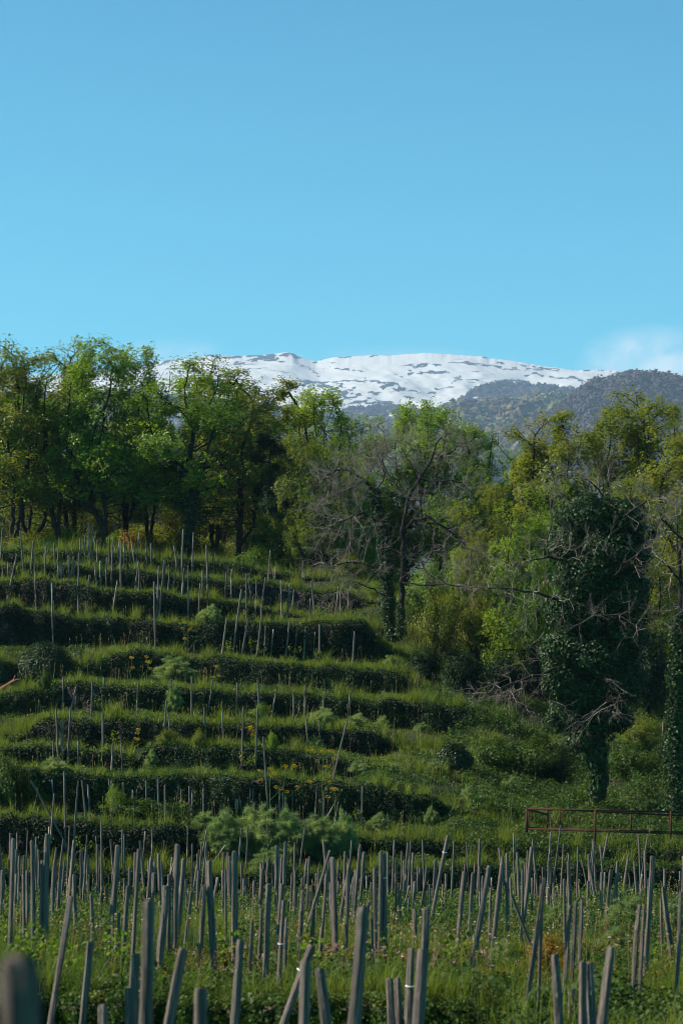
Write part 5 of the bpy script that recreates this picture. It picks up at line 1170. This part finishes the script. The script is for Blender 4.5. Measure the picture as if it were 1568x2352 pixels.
if rest:
    Vs, Q, T, b = [], [], [], 0
    for i in rest:
        rc = recs[i]; V, F, Tt = SKP[i % 10]; v = Vector(rc['top'] - rc['foot']); q = v.to_track_quat('Z', 'Y').to_matrix(); m = np.array(q)
        Vw = (V * np.array([rc['r'], rc['r'], v.length])) @ m.T + rc['foot']; Vs.append(Vw); Q.append(F + b); T.append(Tt + b); b += len(V)
    m2 = mesh('far_stakes', np.concatenate(Vs), [np.concatenate(Q), np.concatenate(T)], M['stake'], smooth=True)
    tag(link('far_stakes', m2), 'the many smaller grey stakes on the terraces and at the back of the field', 'stakes', kind='stuff')
# string ties round a few of them
def tie(x, y, wx):
    c = [rc for rc in recs if 'o' in rc and abs(rc['x'] + (rc['xb'] - rc['x']) * (y - rc['y']) / max(rc['yb'] - rc['y'], 1) - x) < 9 and rc['y'] < y < rc['yb']]
    if not c: return
    rc = max(c, key=lambda r_: r_['area']); t = (y - rc['y']) / (rc['yb'] - rc['y']); hh = 1 - (y - rc['y']) * rc['D'] / FP / (rc['top'][2] - rc['foot'][2])
    th = np.linspace(0, 2 * math.pi, 16, endpoint=False); V = []; sz = .006 / (rc['top'][2] - rc['foot'][2])
    for rr, z in ((1.12, -sz), (1.32, -sz * .3), (1.32, sz * .7), (1.12, sz)): V.append(np.stack([rr * np.cos(th), rr * np.sin(th), hh + z + .5 * sz * np.sin(th * 2)], 1))
    F = [[a * 16 + j, a * 16 + (j + 1) % 16, (a + 1) * 16 + (j + 1) % 16, (a + 1) * 16 + j] for a in range(3) for j in range(16)]
    link('string_tie', mesh('string_tie', np.concatenate(V), np.array(F), M['tie'], smooth=True), rc['o'])
for x, y, wx in ((876, 2017, 20), (649, 2168, 20), (945, 2264, 40), (1022, 1958, 10), (685, 2230, 20)): tie(x, y, wx)

# ------------------------------------------------------------------ vines: gnarled stock with young shoots
def vine(seed, n):
    rng = np.random.default_rng(seed); pts = [np.zeros(3)]; d = np.array([0, 0, 1.])
    for k in range(7): d = unit(d + rng.normal(0, .5, 3) + np.array([0, 0, .25])); pts.append(pts[-1] + d * .07)
    P0, P1, a, b = [], [], [], []
    for k in range(7): P0.append(pts[k]); P1.append(pts[k + 1]); a.append(.034 - .003 * k); b.append(.034 - .003 * (k + 1) + rng.uniform(0, .012))
    S0, S1, C = [], [], []
    for k in range(n):
        p = pts[rng.integers(4, 8)]; S0.append(pts[-1]); S1.append(p + 1e-3); d = unit(np.array([rng.normal(0, .6), rng.normal(0, .6), 1.])); 
        for j in range(4):
            q = p + d * rng.uniform(.05, .1); d = unit(d + rng.normal(0, .3, 3)); S0.append(p); S1.append(q); p = q
            for _ in range(4): C.append(q + rng.normal(0, .035, 3))
    C = np.array(C); V, F = leaves(C, rdir(len(C), rng) + np.array([0, -.2, .7]), .026 * rng.uniform(.5, 1.4, len(C)), rng, spread=.5, aspect=1.4)
    return [('stock', mesh('stock', *tubes(P0, P1, a, b, 7), M['bark'], smooth=True)), ('shoots', mesh('shoots', *tubes(S0, S1, np.full(len(S0), .004), np.full(len(S0), .003), 3), M['stem'])),
            ('leaves', mesh('leaves', V, F, M['vine'], rng.uniform(.1, .9, len(F))))]
VN = [vine(401, 5), vine(402, 7), vine(403, 4)]
vs = []
rngv = np.random.default_rng(12)
cand = [rc for rc in recs if rc['zone'] == 'f' and 22 < rc['D'] < 52 and rc['yb'] < 2300]
rngv.shuffle(cand)
for rc in cand[:50]: vs.append((rc['foot'][0] + rngv.uniform(-.12, .12), rc['foot'][1] + rngv.uniform(-.15, .1), .95))
cand = [rc for rc in recs if rc['zone'] != 'f' and 'o' in rc]; rngv.shuffle(cand)
for rc in cand[:26]: vs.append((rc['foot'][0] + rngv.uniform(-.1, .1), rc['foot'][1] - .05, 1.0))
for x, y in ((45, 2105), (100, 2110), (12, 2095), (175, 2125), (75, 2130), (250, 2150), (140, 2100)): vs.append(((x - 784) * 24 / FP, 23.5 + rngv.uniform(-.5, 1), 1.1))
vs.sort(key=lambda v: v[0] / v[1])
zones = {}
for i, v in enumerate(vs):
    x = 784 + FP * v[0] / v[1]; D = v[1]
    z_ = 'near rows of the field' if D < 27 else 'middle rows of the field' if D < 36 else 'back rows of the field' if D < 56.5 else 'lower terraces' if D < 75 else 'upper terraces'
    zones.setdefault(z_, []).append(i)
for z_, ids in zones.items():
    for n_, i in enumerate(ids):
        X, Y, s = vs[i]; r_ = put_tree(VN[i % 3], 'grapevine', (X, Y, float(ground(X, Y)[0]) - .02), s * rngv.uniform(.8, 1.15), i * 2.1,
            'leafy young grapevine, %s from left in the %s' % (ordw(n_, 10 ** 6) if n_ else 'first', z_), 'grapevine', 'grapevines between the stakes')
